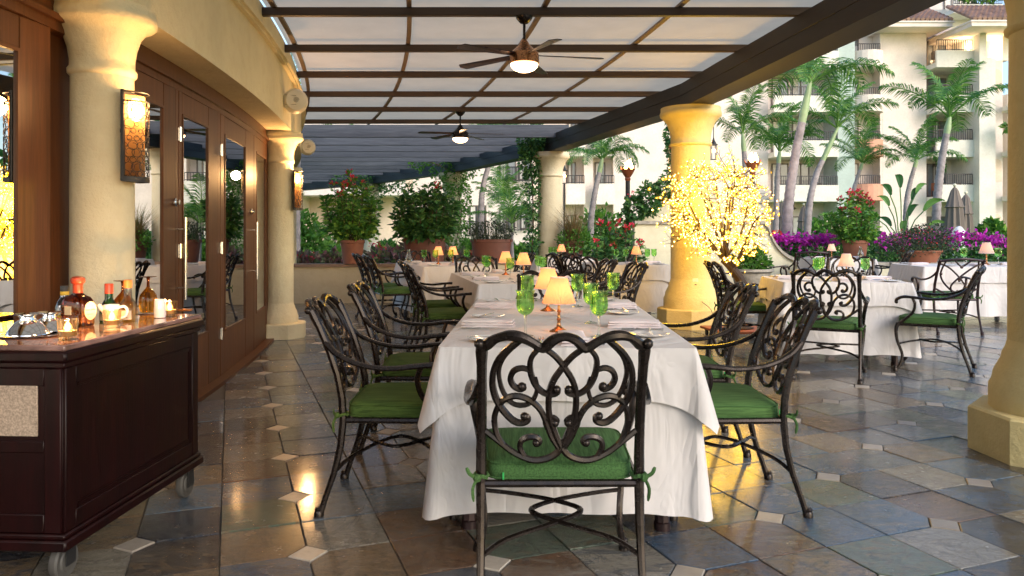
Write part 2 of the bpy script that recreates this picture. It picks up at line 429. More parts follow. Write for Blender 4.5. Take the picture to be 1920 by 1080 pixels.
M['bark'] = m_simple('artificial_bark', (.03,.018,.012), .8, nscale=20, bump=.7, bscale=30)
M['outlet'] = m_simple('outlet_ivory', (.75,.68,.5), .4)
M['water'] = m_simple('melted_wax', (.8,.6,.4), .3)
def m_grass():
    t = NT('lawn'); p = t.pos(); n = t.noise(.35, 4, p); n2 = t.noise(30, 5, p, .7)
    c = t.ramp(n, [(.35,(.07,.22,.04)),(.65,(.13,.34,.06))]); c = t.mix(t.math('MULTIPLY',n2,.6), c, (.02,.07,.012))
    return t.done(t.principled(color=c, rough=.9, nrm=t.bump(n2, .6, .03)))
M['grass'] = m_grass()
M['path'] = m_simple('pale_path', (.45,.40,.34), .85, nscale=-4, bump=.3)
# ------------------------------------------------------------------ ground and terrace floor
g = MB(); g.add([(-150,-60,-.06),(150,-60,-.06),(150,260,-.06),(-150,260,-.06)], [(0,1,2,3)])
tag(g.build('ground', M['grass'], smooth=False), kind='structure')
g = MB(); g.add([(-14,22,-.05),(-2,22,-.05),(0,24.5,-.05),(-14,24.5,-.05)], [(0,1,2,3)])
tag(g.build('garden_path', M['path'], smooth=False), kind='structure')
fl = MB(); fl.box(-9.5,12.5,-5,14.6,-.05,-.010)
floor = tag(fl.build('terrace_floor', M['grout'], smooth=False), kind='structure')
VA = Vector((-.1125,.306)); VB = Vector((.289,.112)); O = Vector((1.085,3.236))
def isD(i, j): return i % 2 == 0 and (j-i//2) % 2 == 0
DH = .075
def tile_poly(i, j, gap=.0022):
    # corner order ccw in (B,A) frame; clip the corner that carries an inset
    cs = [(i,j),(i+1,j),(i+1,j+1),(i,j+1)]; sg = [(1,1),(-1,1),(-1,-1),(1,-1)]; out = []
    lb, la = VB.length, VA.length; clip = None
    for k, (c, s_) in enumerate(zip(cs, sg)):
        fx, fy = c[0]-i, c[1]-j
        b0, a0 = fx*lb, fy*la
        if isD(*c):
            clip = k; e = DH+gap*1.4
            if k in (0,2): out += [(b0+s_[0]*gap, a0+s_[1]*e), (b0+s_[0]*e, a0+s_[1]*gap)]
            else: out += [(b0+s_[0]*e, a0+s_[1]*gap), (b0+s_[0]*gap, a0+s_[1]*e)]
        else: out.append((b0+s_[0]*gap, a0+s_[1]*gap))
    ub, ua = VB.normalized(), VA.normalized()
    return [(p[0]*ub.x+p[1]*ua.x, p[0]*ub.y+p[1]*ua.y) for p in out], clip
def slab(mb, poly, off=(0,0,0), tilt=(0,0), bev=.0025, th=.012):
    n = len(poly); cx = sum(p[0] for p in poly)/n; cy = sum(p[1] for p in poly)/n
    def z(x, y): return off[2]+(x-cx)*tilt[0]+(y-cy)*tilt[1]
    top = []
    for x, y in poly:
        d = math.hypot(x-cx, y-cy); k = 1-bev*1.4/d; top.append((cx+(x-cx)*k, cy+(y-cy)*k))
    vs = [(off[0]+x, off[1]+y, z(x,y)) for x, y in top]+[(off[0]+x, off[1]+y, z(x,y)-bev) for x, y in poly]+[(off[0]+x, off[1]+y, -th) for x, y in poly]
    fs = [list(range(n))]
    for r in (0,1):
        for k in range(n): fs.append((r*n+(k+1)%n, r*n+k, (r+1)*n+k, (r+1)*n+(k+1)%n))
    mb.add(vs, [f[::-1] if f[0] != 0 or len(f) != n else f for f in fs])
rt = random.Random(4)
cells = []
for i in range(-60, 60):
    for j in range(-60, 60):
        p = O+VB*i+VA*j; c = p+(VA+VB)/2
        if c.y < -1.5 or c.y > 14.3 or c.x < -5.2 or c.x > 11: continue
        r = math.hypot(c.x-CX, c.y-CY)
        if r < 32.86: continue
        d = c.y; vis = 1e9
        if d > 1.9 and abs(c.x) < .69*d+.3: vis = d
        cells.append((vis, i, j, p, c))
cells.sort(key=lambda t: t[0])
tmeshes = {}
stuff = MB()
for q, (vis, i, j, p, c) in enumerate(cells):
    poly, clip = tile_poly(i, j)
    zz = rt.uniform(-.0025,.0015); tl = (rt.uniform(-.006,.006), rt.uniform(-.006,.006))
    if q < 300 and vis < 1e8:
        if clip not in tmeshes:
            m = MB(); slab(m, poly); tmeshes[clip] = m.mesh('slate_tile', M['slate'], False)
        o = bpy.data.objects.new('slate_tile', tmeshes[clip]); C.objects.link(o); o.parent = floor
        o.location = (p.x, p.y, zz); o.rotation_euler = (tl[1]*.6, -tl[0]*.6, 0)
    else: slab(stuff, poly, (p.x, p.y, zz), tl)
stuff.build('slate_tiles', M['slate'], floor, False, kind='stuff')
ub, ua = VB.normalized()*DH, VA.normalized()*DH
dpoly = [(-ub.x,-ub.y),(-ua.x,-ua.y),(ub.x,ub.y),(ua.x,ua.y)]
m = MB(); slab(m, [(x*.97,y*.97) for x,y in dpoly], bev=.003); dm = m.mesh('inset_tile', M['inset'], False)
dst = MB(); nd = 0
for i in range(-60, 60, 1):
    for j in range(-60, 60):
        if not isD(i, j): continue
        p = O+VB*i+VA*j
        if p.y < -1.5 or p.y > 14.3 or p.x < -5.2 or p.x > 11 or math.hypot(p.x-CX, p.y-CY) < 32.86: continue
        if 1.9 < p.y < 13 and abs(p.x) < .69*p.y+.2 and nd < 290:
            o = bpy.data.objects.new('inset_tile', dm); C.objects.link(o); o.parent = floor; o.location = (p.x, p.y, rt.uniform(0,.0015)); nd += 1
        else: slab(dst, [(x*.97,y*.97) for x,y in dpoly], (p.x,p.y,.0005))
dst.build('inset_tiles', M['inset'], floor, False, kind='stuff')

# ------------------------------------------------------------------ columns
def column(x, y, r, ztop, zcap, base, ang, mat, label, name='column', lip=1.55, cat='column', group=None, cath=None):
    t = thing(name, label, cat, (x,y,0), ang, group)
    m = MB(); n = 8
    def octp(rr): return [(rr*math.cos(PI/8+k*PI/4), rr*math.sin(PI/8+k*PI/4)) for k in range(8)]
    o1 = octp(base); zb = .24 if base > .38 else .17
    m.prism(o1, 0, zb-.012); m2 = octp(base-.014)
    m.add([(*p, zb-.012) for p in o1]+[(*p, zb) for p in m2], [(k,(k+1)%8,8+(k+1)%8,8+k) for k in range(8)]+[list(range(8,16))])
    m.build('plinth', mat, t, 30)
    s = r
    m = MB(); m.lathe([(s*1.36,zb),(s*1.36,zb+.12*s/.25),(s*1.30,zb+.15*s/.25),(s*1.26,zb+.2*s/.25),(s*1.12,zb+.27*s/.25),(s*1.1,zb+.30*s/.25),(s*1.04,zb+.33*s/.25),(s*1.0,zb+.37*s/.25)], 32)
    m.build('base_moulding', mat, t, 50)
    m = MB(); zs = zb+.37*s/.25
    prof = [(s*(1-.03*((z-zs)/(zcap-zs))**2), z) for z in [zs+(zcap-zs)*k/10 for k in range(11)]]
    m.lathe(prof, 32, cap=False); m.build('shaft', mat, t, 50)
    m = MB(); h = ztop-zcap; k = s
    m.lathe([(k*.97,zcap),(k*1.06,zcap+.015),(k*1.07,zcap+.035),(k*1.0,zcap+.05),(k*1.0,zcap+.25*h),(k*1.06,zcap+.42*h),(k*1.2,zcap+.60*h),(k*1.36,zcap+.70*h),
             (k*(lip-.12),zcap+.74*h),(k*(lip-.02),zcap+.78*h),(k*lip,zcap+.85*h),(k*(lip-.03),zcap+.90*h),(k*(lip-.05),zcap+.91*h),(k*(lip-.05),ztop)], 32)
    m.build('capital', mat, t, 50)
    return t
cang = [2.45-8.6*1, 2.45, 11.02, 19.65, 28.38, 36.9, 45.5]
clab = ['cream terrace column standing behind the viewer', 'cream round column cut off by the right edge of the photo',
        'round column glowing yellow beside the lit blossom tree', 'grey cream column with leafy vine on its left, far end of the tables',
        'far column overgrown by pale leafy vine behind the trough planter', 'far column at the dim end of the pergola', 'last far column of the pergola']
for k, a in enumerate(cang):
    x, y = pol(RO, a)
    if k == 1: x = 2.96
    if k == 0: continue
    column(x, y, .25, 2.77, 2.28, .445 if k == 1 else .42, R_(a), M['ochre'] if k < 3 else M['cream2'], clab[k], group='round columns carrying the outer beam')
wlab = [None, 'cream wall column with lit scroll sconce beside the bar cart', 'far cream wall column at the end of the glass doors', 'hidden wall column past the doors']
for k, a in enumerate([-6.2, 2.42, 11.0, 19.6]):
    if k == 0: continue
    x, y = pol(RW, a)
    column(x, y, .150, 2.33, 1.98, .30, R_(a), M['cream'], wlab[k], 'wall_column', lip=1.72, group='columns along the restaurant wall')

# ------------------------------------------------------------------ restaurant wall: fascia, soffit, doors
def arcwall(mb, r0, r1, a0, a1, z0, z1, n):
    A = [a0+(a1-a0)*k/n for k in range(n+1)]; vs = []
    for a in A:
        vs += [(*pol(r0,a),z0),(*pol(r1,a),z0),(*pol(r1,a),z1),(*pol(r0,a),z1)]
    fs = []
    for k in range(n):
        o = 4*k
        for q in range(4): fs.append((o+q, o+4+q, o+4+(q+1)%4, o+(q+1)%4))
    fs += [(0,1,2,3),(4*n+3,4*n+2,4*n+1,4*n)]
    mb.add(vs, fs)
rest = thing('restaurant_building', 'cream stucco restaurant with curved fascia over the wooden doors', 'building', (*pol(RW,3),0), 0)
rl = Vector(rest.location)
def rbuild(mb, name, mat, **kw):
    mb.xf(Matrix.Translation(-rl)); return mb.build(name, mat, rest, **kw)
m = MB(); arcwall(m, 32.5, 33.06, -14, 27, 2.335, 3.185, 60); rbuild(m, 'fascia', M['cream'])
m = MB()
for a in range(61): pass
arcwall(m, 33.05, 33.10, -14, 27, 2.90, 2.97, 60); arcwall(m, 33.05, 33.125, -14, 27, 2.925, 2.955, 60); rbuild(m, 'moulding', M['cream'])
m = MB(); arcwall(m, 26, 32.5, -14, 12.0, 2.45, 3.0, 20); rbuild(m, 'roof_slab', M['int'])
m = MB(); arcwall(m, 26, 26.2, -14, 12.0, 0, 2.5, 10); arcwall(m, 26.2, 32.6, 11.9, 12.1, 0, 2.45, 1); rbuild(m, 'inner_wall', M['lime'])
m = MB(); arcwall(m, 26, 32.7, -14, 12.0, -.02, .012, 20); rbuild(m, 'inner_floor', M['int'])
def chordbox(mb, a0, a1, ra, rb, z0, z1):
    p = [pol(ra,a0), pol(rb,a0), pol(rb,a1), pol(ra,a1)]; mb.prism(p, z0, z1)
ap = lambda px: ang_px(px, 32.78)
# header over the doors, threshold
m = MB(); arcwall(m, 32.66, 32.80, -14, 11.5, 2.17, 2.335, 40); rbuild(m, 'door_header', M['door'])
m = MB(); arcwall(m, 32.66, 32.825, -14, 11.5, 2.215, 2.245, 40); rbuild(m, 'header_trim', M['door'])
m = MB(); arcwall(m, 32.6, 32.885, -14, 11.0, -.04, .022, 40); rbuild(m, 'threshold', M['door'])
def leafdoor(name, label, a0, a1, ga0, ga1, zb, hinges=None, bar=None, lock=None, cat='door'):
    p0 = Vector(pol(32.78, a0)); p1 = Vector(pol(32.78, a1)); L = (p1-p0).length; ang = math.atan2(p1.y-p0.y, p1.x-p0.x)
    t = thing(name, label, cat, (p0.x, p0.y, .02), ang)
    # local: x along the door, y = into the room (left of travel); outside is -y
    def loc(a):
        q = Vector(pol(32.78, a)); return (q-p0).dot((p1-p0).normalized())
    g0, g1 = loc(ga0), loc(ga1); zt = 2.0; T = 2.15
    MB().bbox(.004, g0, -.022, .022, .0, T, .004).build('stile', M['door'], t)
    MB().bbox(g1, L-.004, -.022, .022, .0, T, .004).build('stile', M['door'], t)
    MB().bbox(g0, g1, -.021, .021, zt, T-.001, .004).build('rail', M['door'], t)
    MB().bbox(g0, g1, -.021, .021, .0, zb, .004).build('rail', M['door'], t)
    b = MB()
    for (x0,x1,z0,z1) in ((g0,g0+.016,zb,zt),(g1-.016,g1,zb,zt),(g0+.016,g1-.016,zb,zb+.016),(g0+.016,g1-.016,zt-.016,zt)):
        b.box(x0,x1,-.027,-.012,z0,z1)
    b.build('glazing_bead', M['door'], t)
    MB().box(g0+.001, g1-.001, -.016, -.012, zb+.001, zt-.001).build('pane', M['pane'], t, False)
    for hx in (hinges or []):
        for z in (.35, 1.05, 1.85):
            h = MB(); h.tube([(hx,-.034,z-.05),(hx,-.034,z+.05)], .009, 8); h.box(hx-.022,hx+.022,-.027,-.0225,z-.045,z+.045); h.build('hinge', M['chrome'], t)
    if bar == 'far': bar = L-.045; lock = L-.085
    if bar is not None:
        b = MB(); b.tube([(bar,-.075,.72),(bar,-.075,1.28)], .011, 10)
        for z in (.8,1.2): b.tube([(bar,-.075,z),(bar,-.02,z)], .007, 6)
        b.build('handle', M['chrome'], t)
    if lock is not None:
        b = MB(); b.lathe([(.03,0),(.03,.012),(.02,.02),(.018,.035),(.001,.036)], 14); b.xf(Matrix.Translation((lock,-.022,1.38)) @ Matrix.Rotation(R_(90),4,'X')); b.build('lock', M['chrome'], t)
    return t, L
A = {k: ap(k) for k in (-200, 0, 35, 88, 200, 122, 240, 258, 301, 324, 329, 336, 386, 417, 457, 404, 408, 420, 456, 469, 472, 477, 495, 504)}
leafdoor('window', 'tall fixed window left of the first glass door, behind the sconce', A[200], A[324], A[240], A[301], .40, cat='window')
leafdoor('glass_door', 'mahogany glass door nearer the bar cart with tall steel pull', A[329], A[404], A[336], A[386], .40, hinges=[.0], bar=-.03, lock=-.09)
leafdoor('glass_door', 'mahogany glass door farther from the bar cart, hinged beside the nearer one', A[408], A[469], A[417], A[457], .35, hinges=[.0], bar='far', lock=None)
for o in bpy.data.objects:
    pass
leafdoor('window', 'narrow fixed window next to the far wall column', A[472], A[504], A[477], A[495], .35, cat='window')
leafdoor('window', 'large window at the left edge of the photo, behind the bar cart', -8.0, A[88], -7.5, A[35], .40, cat='window')
m = MB()
for a0, a1, ra in ((A[324],A[329],32.80),(A[404],A[408],32.80),(A[469],A[472],32.80),(A[88]+.02,A[122]+.25,32.74),(A[504],11.3,32.8)):
    m = MB(); chordbox(m, a0+.004, a1-.004, ra-.1, ra, .0225, 2.17); rbuild(m, 'door_post', M['door'])
# pendant inside
pt = thing('pendant_lamp', 'small yellow pendant lamp glowing inside behind the tall window', 'lamp', (*pol(31.4, 5.4), 2.05), 0)
MB().lathe([(.02,-.01),(.05,-.03),(.14,-.075),(.15,-.09),(.1,-.09)], 16).build('shade', M['brass'], pt)
MB().lathe([(.001,-.084),(.12,-.086),(.13,-.1),(.001,-.11)], 16).build('bulb', M['fanlight'], pt)
MB().tube([(0,0,0),(0,0,.4)], .006, 5).build('cord', M['black'], pt)

# ------------------------------------------------------------------ sconces
def sconce(a, label):
    x, y = pol(RW+.17, a)
    t = thing('wall_sconce', label, 'wall lamp', (x, y, 1.46), R_(a), 'scroll sconces on the wall columns')
    MB().bbox(-.012, .004, -.085, .085, -.01, .44, .003).build('back_plate', M['black'], t)
    s = MB(); s.lathe([(.088,-.012),(.088,.012),(.001,.012)], 16, cap=False, a0=-PI/2, a1=PI/2); s.lathe([(.001,-.012),(.088,-.012)], 16, cap=False, a0=-PI/2, a1=PI/2); s.build('bottom_tray', M['black'], t)
    MB().lathe([(.066,.015),(.066,.415)], 20, cap=False, a0=-PI/2, a1=PI/2).build('diffuser', M['diff'], t)
    s = MB(); rr = .085; rs = random.Random(7)
    def wrap(u, z): return (rr*math.cos(u/rr), rr*math.sin(u/rr), z)
    for iz in range(11):
        for iu in range(8):
            u0 = -.12+.034*iu+(.017 if iz % 2 else 0); z0 = .026+iz*.035
            if abs(u0) > .128: continue
            R0 = rs.choice((.012,.016,.024))+rs.uniform(-.002,.002); d = rs.choice((-1,1)); ph = rs.uniform(0,6.28)
            s.tube([wrap(u0+R0*math.cos(ph+d*k*.5)*(1 if k < 11 else 1-.09*(k-10)), z0+R0*math.sin(ph+d*k*.5)*(1 if k < 11 else 1-.09*(k-10))) for k in range(17)], .0017, 4, cap=False)
    for z in (.0,.385,.43): s.tube([wrap(-.132+.264*k/14, z) for k in range(15)], .004, 4)
    for u in (-.132,.132): s.tube([wrap(u,0),wrap(u,.43)], .004, 4)
    s.build('scroll_screen', M['black'], t)
    MB().ball((.025,0,.35), .042, 12, (.75,1.1,1.4)).build('bulb', M['bulb'], t)
    light('sconce_light', 'POINT', (.15,0,.38), 6 if a < 5 else 24, (1,.53,.2), .05, t)
sconce(2.42-.12, 'lit scroll sconce on the near wall column above the bottles')
sconce(11.0-.1, 'lit scroll sconce on the far wall column')

# ------------------------------------------------------------------ outdoor speakers on the fascia
for a, lab in ((9.5, 'white dish speaker nearer the viewer on the fascia'), (17.2, 'white dish speaker farther along the fascia')):
    x, y = pol(33.06, a)
    t = thing('outdoor_speaker', lab, 'speaker', (x, y, 2.56), R_(a), 'dish speakers on the fascia')
    s = MB(); s.lathe([(.02,0),(.10,.01),(.125,.05),(.13,.10),(.115,.15),(.07,.185),(.001,.19)], 24)
    s.xf(Matrix.Translation((.13,-.08,0)) @ Matrix.Rotation(R_(12),4,'Z') @ Matrix.Rotation(R_(-90),4,'X')); s.build('shell', M['speaker'], t)
    s = MB(); s.tube([(.13+.03*(1-k/26)*math.cos(k*.7), -.085, .03*(1-k/26)*math.sin(k*.7)) for k in range(26)], .0022, 4); s.tube([(.13,-.083,.045),(.02,-.083,.05)], .003, 4); s.tube([(.13,-.083,-.045),(.02,-.083,-.05)], .003, 4)
    s.build('spiral', M['stone'], t)
    MB().bbox(-.02,.05,-.03,.03,-.07,.07).build('bracket', M['speaker'], t)
# ------------------------------------------------------------------ pergola
per = thing('pergola', 'dark timber pergola with canvas roof over the dining terrace', 'pergola', (2.0,9,0))
pl = Vector(per.location)
def pb(mb, name, mat, **kw): mb.xf(Matrix.Translation(-pl)); return mb.build(name, mat, per, **kw)
bang = [-14.8,-6.15,2.45,11.02,19.65,28.38,36.9,45.5]
for k in range(len(bang)-1):
    p0, p1 = Vector(pol(RO,bang[k])), Vector(pol(RO,bang[k+1]))
    if abs(bang[k]-2.45)<.01: p0.x -= .04
    if abs(bang[k+1]-2.45)<.01: p1.x -= .04
    u = (p1-p0).normalized(); L = (p1-p0).length
    m = MB(); n = 14; n_ = Vector((-u.y,u.x))
    rs = random.Random(k)
    vs = []; prof = [(-.17,0),(.14,0),(.14,.145),(.134,.15),(.14,.155),(.14,.305),(-.17,.305),(-.17,.155),(-.164,.15),(-.17,.145)]
    for q in range(n+1):
        c = p0+u*(L*q/n)
        for w, z in prof: vs.append((c.x+n_.x*(w+rs.uniform(-.002,.002)), c.y+n_.y*w, 2.772+z+rs.uniform(-.002,.002)))
    fs = []; np_ = len(prof)
    for q in range(n):
        for e in range(np_): fs.append((q*np_+e,(q+1)*np_+e,(q+1)*np_+(e+1)%np_,q*np_+(e+1)%np_))
    fs += [list(range(np_)), [n*np_+e for e in range(np_)][::-1]]
    m.add(vs, fs)
    pb(m, 'beam', M['beam'] if k < 4 else M['beam2'], smooth=20)
def xr(r, y): 
    q = r*r-(y-CY)**2
    return CX+math.sqrt(q) if q > 0 else -60
yr = [6.7+1.33*k for k in range(-5, 6)]
for y in yr:
    m = MB(); xl = xr(33.0,y); xe = xr(37.95,y)
    m.bbox(xl+.05, xe, y-.03, y+.03, 3.082, 3.155, .004); pb(m, 'rafter', M['rafter'])
for R0 in (33.16, 34.33, 35.5, 36.67):
    m = MB(); ys = [-1+ (14.0+1)*k/30 for k in range(31)]
    for k in range(30):
        a, b = ys[k], ys[k+1]
        p = [(xr(R0-.022,a),a),(xr(R0+.022,a),a),(xr(R0+.022,b),b),(xr(R0-.022,b),b)]; m.prism(p, 3.157, 3.18)
    pb(m, 'batten', M['battenw'])
m = MB(); ny, nx = 60, 20; vs = []
for i in range(ny+1):
    y = -1+15.0*i/ny
    for j in range(nx+1):
        xl, xe = xr(33.07,y), xr(38.06,y); x = xl+(xe-xl)*j/nx
        ph = ((y-6.7)/1.33) % 1; sag = .012*math.sin(PI*ph)*math.sin(PI*((j/nx*4.1)%1))
        vs.append((x,y,3.198-sag))
fs = [(i*(nx+1)+j, i*(nx+1)+j+1, (i+1)*(nx+1)+j+1, (i+1)*(nx+1)+j) for i in range(ny) for j in range(nx)]
m.add(vs, fs); pb(m, 'canvas_roof', M['canvas'])
for k in range(18):
    y = 14.55+1.33*k*(1-.012*k)
    if y > 33: break
    xl = max(xr(33.0,y), -22); xe = xr(38.0,y)
    if xe < -20: break
    m = MB(); m.bbox(xl, xe, y-.035, y+.035, 2.99, 3.23, .005); pb(m, 'rafter', M['slat'])

# ------------------------------------------------------------------ ceiling fans
def fan(x, y, label, ph):
    t = thing('ceiling_fan', label, 'ceiling fan', (x, y, 3.08), 0, 'ceiling fans under the canvas')
    MB().lathe([(.075,0),(.07,-.02),(.035,-.06),(.02,-.065)], 20).build('canopy_cup', M['metal'], t)
    MB().tube([(0,0,-.06),(0,0,-.24)], .012, 10).build('down_rod', M['metal'], t)
    MB().lathe([(.018,-.20),(.03,-.215),(.05,-.25),(.09,-.29),(.125,-.32),(.128,-.345),(.13,-.41),(.12,-.415)], 28).build('motor_housing', M['brass' if ph < 1 else 'metal'], t)
    MB().lathe([(.12,-.415),(.115,-.44),(.09,-.465),(.05,-.482),(.001,-.488)], 24).build('light_bowl', M['fanlight'], t)
    for k in range(5):
        a = ph+k*2*PI/5; b = MB()
        b.add([(.12,-.03,-.352),(.67,-.062,-.372),(.70,.0,-.364),(.67,.055,-.356),(.12,.03,-.335),
               (.12,-.03,-.346),(.67,-.062,-.366),(.70,.0,-.358),(.67,.055,-.350),(.12,.03,-.329)],
              [(0,1,2,3,4)[::-1],(5,6,7,8,9),(0,1,6,5),(1,2,7,6),(2,3,8,7),(3,4,9,8),(4,0,5,9)])
        b.xf(Matrix.Rotation(a,4,'Z')); b.build('blade', M['metal2'], t, False)
    light('fan_lamp', 'POINT', (0,0,-.53), 5, (1,.6,.32), .08, t)
fan(.107, 6.7, 'copper ceiling fan with glowing light nearer the viewer', .05)
fan(-.81, 12.02, 'small ceiling fan with glowing light farther back', 1.1)
# ------------------------------------------------------------------ chairs
def interp(tab, z):
    if z <= tab[0][0]: return tab[0][1]
    for (z0,y0),(z1,y1) in zip(tab, tab[1:]):
        if z <= z1: return y0+(y1-y0)*(z-z0)/(z1-z0)
    return tab[-1][1]
PY = [(.0,-.335),(.10,-.30),(.2,-.265),(.3,-.243),(.41,-.232),(.5,-.238),(.6,-.258),(.7,-.292),(.8,-.335),(.9,-.385)]
def bp(zx, zy, off=0):
    u = (zx-433)/680*.49; z = .90-(zy-68)*.5/622
    return (u, interp(PY, z)-.035*(1-(u/.245)**2)+off, z)
def mir(pts): return [(866-a, b) for a, b in pts]
CRV = [
 ([(262,80),(190,138),(150,195),(138,262),(150,325),(183,378),(225,418),(258,428),(285,418),(288,402),(274,398)], .0095),
 ([(340,112),(300,158),(297,215),(318,268),(352,300),(390,308),(412,298),(410,284)], .0085),
 ([(345,116),(400,155),(442,205),(475,255),(490,310),(488,385),(466,455),(430,528),(385,566),(312,578),(232,552),(165,508),(105,468)], .0092),
 ([(302,212),(262,202),(228,214),(214,243),(225,273),(252,288),(270,282),(268,270)], .0085),
 ([(430,540),(388,480),(362,412),(335,364),(290,330),(236,317),(187,334),(157,372),(145,422),(157,482),(192,528),(232,550)], .0085),
 ([(268,84),(196,148),(166,212),(174,278),(202,330),(240,354),(286,350),(316,320),(326,275),(318,240)], .0065),
 ([(372,452),(363,424),(374,404),(398,402),(413,416),(404,430)], .0075),
 ([(275,566),(256,530),(263,500),(292,485),(326,486),(341,502),(330,514)], .0085),
]
BALLS = [(274,400),(408,288),(262,277),(404,426),(326,508)]
CREST = [(92,122),(112,116),(135,98),(165,82),(210,73),(258,80),(300,98),(345,120),(388,88),(433,75)]
def make_chair(style, cush, metal):
    t = bpy.data.objects.new('patio_armchair' if style == 1 else 'lattice_armchair', None); C.objects.link(t)
    Wt = .245
    def arc_out(u): return u
    for s in (-1,1):
        pts = [(s*.25, interp(PY,z)*1.0, z) for z in (.0,.02,.06,.12,.18,.24,.30,.36,.41)]
        m = MB(); m.tube(pts, [.016,.015,.0125,.0125,.013,.014,.015,.0155,.016], 8); m.lathe([(.013,0),(.021,.002),(.021,.018),(.017,.026),(.019,.034),(.013,.042)], 10, (s*.25,PY[0][1],0)); m.build('leg', metal, t)
        pts = [(s*(.25-.006*(z-.41)/.46), interp(PY,z), z) for z in (.41,.45,.5,.55,.6,.65,.7,.75,.8,.84,.868)]
        m = MB(); m.tube(pts, [.016,.017,.0165,.016,.016,.016,.016,.0155,.016,.019,.017], 8)
        m.ball((s*.25, pts[-1][1]-.012, .868), .0165, 8); m.build('back_post', metal, t)
        # cabriole front leg
        pts = spline([(s*.262,.215,.415),(s*.268,.232,.36),(s*.262,.222,.26),(s*.25,.185,.14),(s*.262,.205,.05),(s*.275,.238,.012)], 4)
        n = len(pts); m = MB(); m.tube(pts, [.019-.007*math.sin(PI*min(1,k/n*1.05)*.9) for k in range(n)], 8)
        m.lathe([(.012,0),(.020,.001),(.020,.018),(.014,.032)], 10, (s*.275,.238,0)); m.ball((s*.275,.238,.034), .017, 8); m.build('leg', metal, t)
        # arm: sweeps down from the post, forward, scroll at the end
        a0 = (s*.248, interp(PY,.735), .735)
        pts = spline([a0,(s*.268,-.25,.685),(s*.288,-.15,.645),(s*.30,-.03,.632),(s*.302,.08,.642),(s*.296,.17,.645),(s*.285,.222,.622),(s*.281,.228,.598)], 4)
        n = len(pts); m = MB(); m.tube(pts, [.0115+.006*max(0,(k/n-.35)) for k in range(n)], 8, flat=1.35)
        m.ball((s*.281,.228,.598), .016, 8); m.build('arm', metal, t)
        pts = spline([(s*.298,.10,.635),(s*.285,.085,.58),(s*.272,.105,.51),(s*.266,.165,.45),(s*.262,.215,.41)], 4)
        m = MB(); m.tube(pts, .0155, 8, flat=.8); m.build('arm_support', metal, t)
    # seat frame
    m = MB(); ring = [(-.245,-.23),(.245,-.23),(.262,.215),(-.262,.215)]
    for k in range(4):
        a, b = ring[k], ring[(k+1)%4]; m.tube([(a[0],a[1],.405),(b[0],b[1],.405)], .013, 8)
    for y in (-.12,-.02,.08,.16): m.box(-.25,.25,y-.012,y+.012,.404,.412)
    m.build('seat_frame', metal, t)
    # crossing stretchers
    for s in (-1,1):
        m = MB(); m.tube(spline([(s*.25,interp(PY,.19),.19),(s*.17,-.22,.225),(s*.0,-.125,.245),(-s*.085,-.035,.25),(s*.0,.06,.25),(s*.15,.15,.245),(s*.255,.20,.24)], 5), .0082, 6, flat=1.3); m.build('stretcher', metal, t)
    if style == 1:
        m = MB(); cp = [bp(a,b) for a, b in CREST+mir(CREST[:-1])[::-1]]
        sp = spline(cp, 4); n = len(sp); m.tube(sp, [.0135+.0035*math.sin(k/n*PI*6)**2 for k in range(n)], 8); m.build('crest_rail', metal, t)
        m = MB()
        for pts, r in CRV:
            for P in (pts, mir(pts)):
                sp = spline([bp(a,b) for a, b in P], 4); n = len(sp)
                m.tube(sp, [r*(1.0+.22*math.sin(PI*k/n)) for k in range(n)], 6, flat=1.0)
        for a, b in BALLS:
            for q in (a, 866-a): m.ball(bp(q,b), .0135, 8)
        m.build('scrollwork', metal, t)
    else:
        m = MB(); sp = spline([bp(86,112),(bp(150,106)),bp(300,90),bp(433,82),bp(566,90),bp(716,106),bp(780,112)], 4); m.tube(sp, .015, 8); m.build('crest_rail', metal, t)
        m = MB(); LT = [[(100,150),(230,200),(370,300),(500,420),(545,500),(500,590),(433,615),(366,590),(321,500),(366,420),(496,300),(636,200),(766,150)],
                        [(180,112),(150,220),(150,330),(220,440),(330,540),(433,575),(536,540),(646,440),(716,330),(716,220),(686,112)],
                        [(100,520),(180,560),(300,610),(433,625),(566,610),(686,560),(766,520)],
                        [(300,100),(433,190),(566,100)]]
        for P in LT: m.tube(spline([bp(a,b) for a, b in P], 4), .0105, 6)
        for q in ((433,200),(433,560),(150,300),(716,300)): m.ball(bp(*q), .02, 6)
        m.build('lattice', metal, t)
    # cushion: rounded trapezoid with piping
    def cush_ring(z, ins):
        out = []
        for k in range(40):
            a = 2*PI*k/40; ca, sa = math.cos(a), math.sin(a); e = .22
            x = math.copysign(abs(ca)**e, ca); y = math.copysign(abs(sa)**e, sa)
            wdt = .232+.018*(y+1)/2-ins; out.append((x*wdt, .0+y*(.222-ins)-.002, z))
        return out
    m = MB(); levels = [(.407,.012),(.413,.003),(.43,-.001),(.445,-.001),(.458,.002),(.468,.01),(.477,.035),(.482,.08),(.4845,.14)]
    for z, ins in levels: m.v += cush_ring(z, ins)
    for i in range(len(levels)-1):
        for k in range(40): m.f.append([i*40+k, i*40+(k+1)%40, (i+1)*40+(k+1)%40, (i+1)*40+k]); m.m.append(0)
    o = len(m.v); m.v.append((0,0,.485))
    for k in range(40): m.f.append([(len(levels)-1)*40+k, (len(levels)-1)*40+(k+1)%40, o]); m.m.append(0)
    c = m.build('cushion', cush, t, 60)
    m = MB()
    for z in (.419,.464): m.tube(cush_ring(z, -.002+.004*(z>.44)), .0035, 5, closed=True)
    m.build('piping', cush, c)
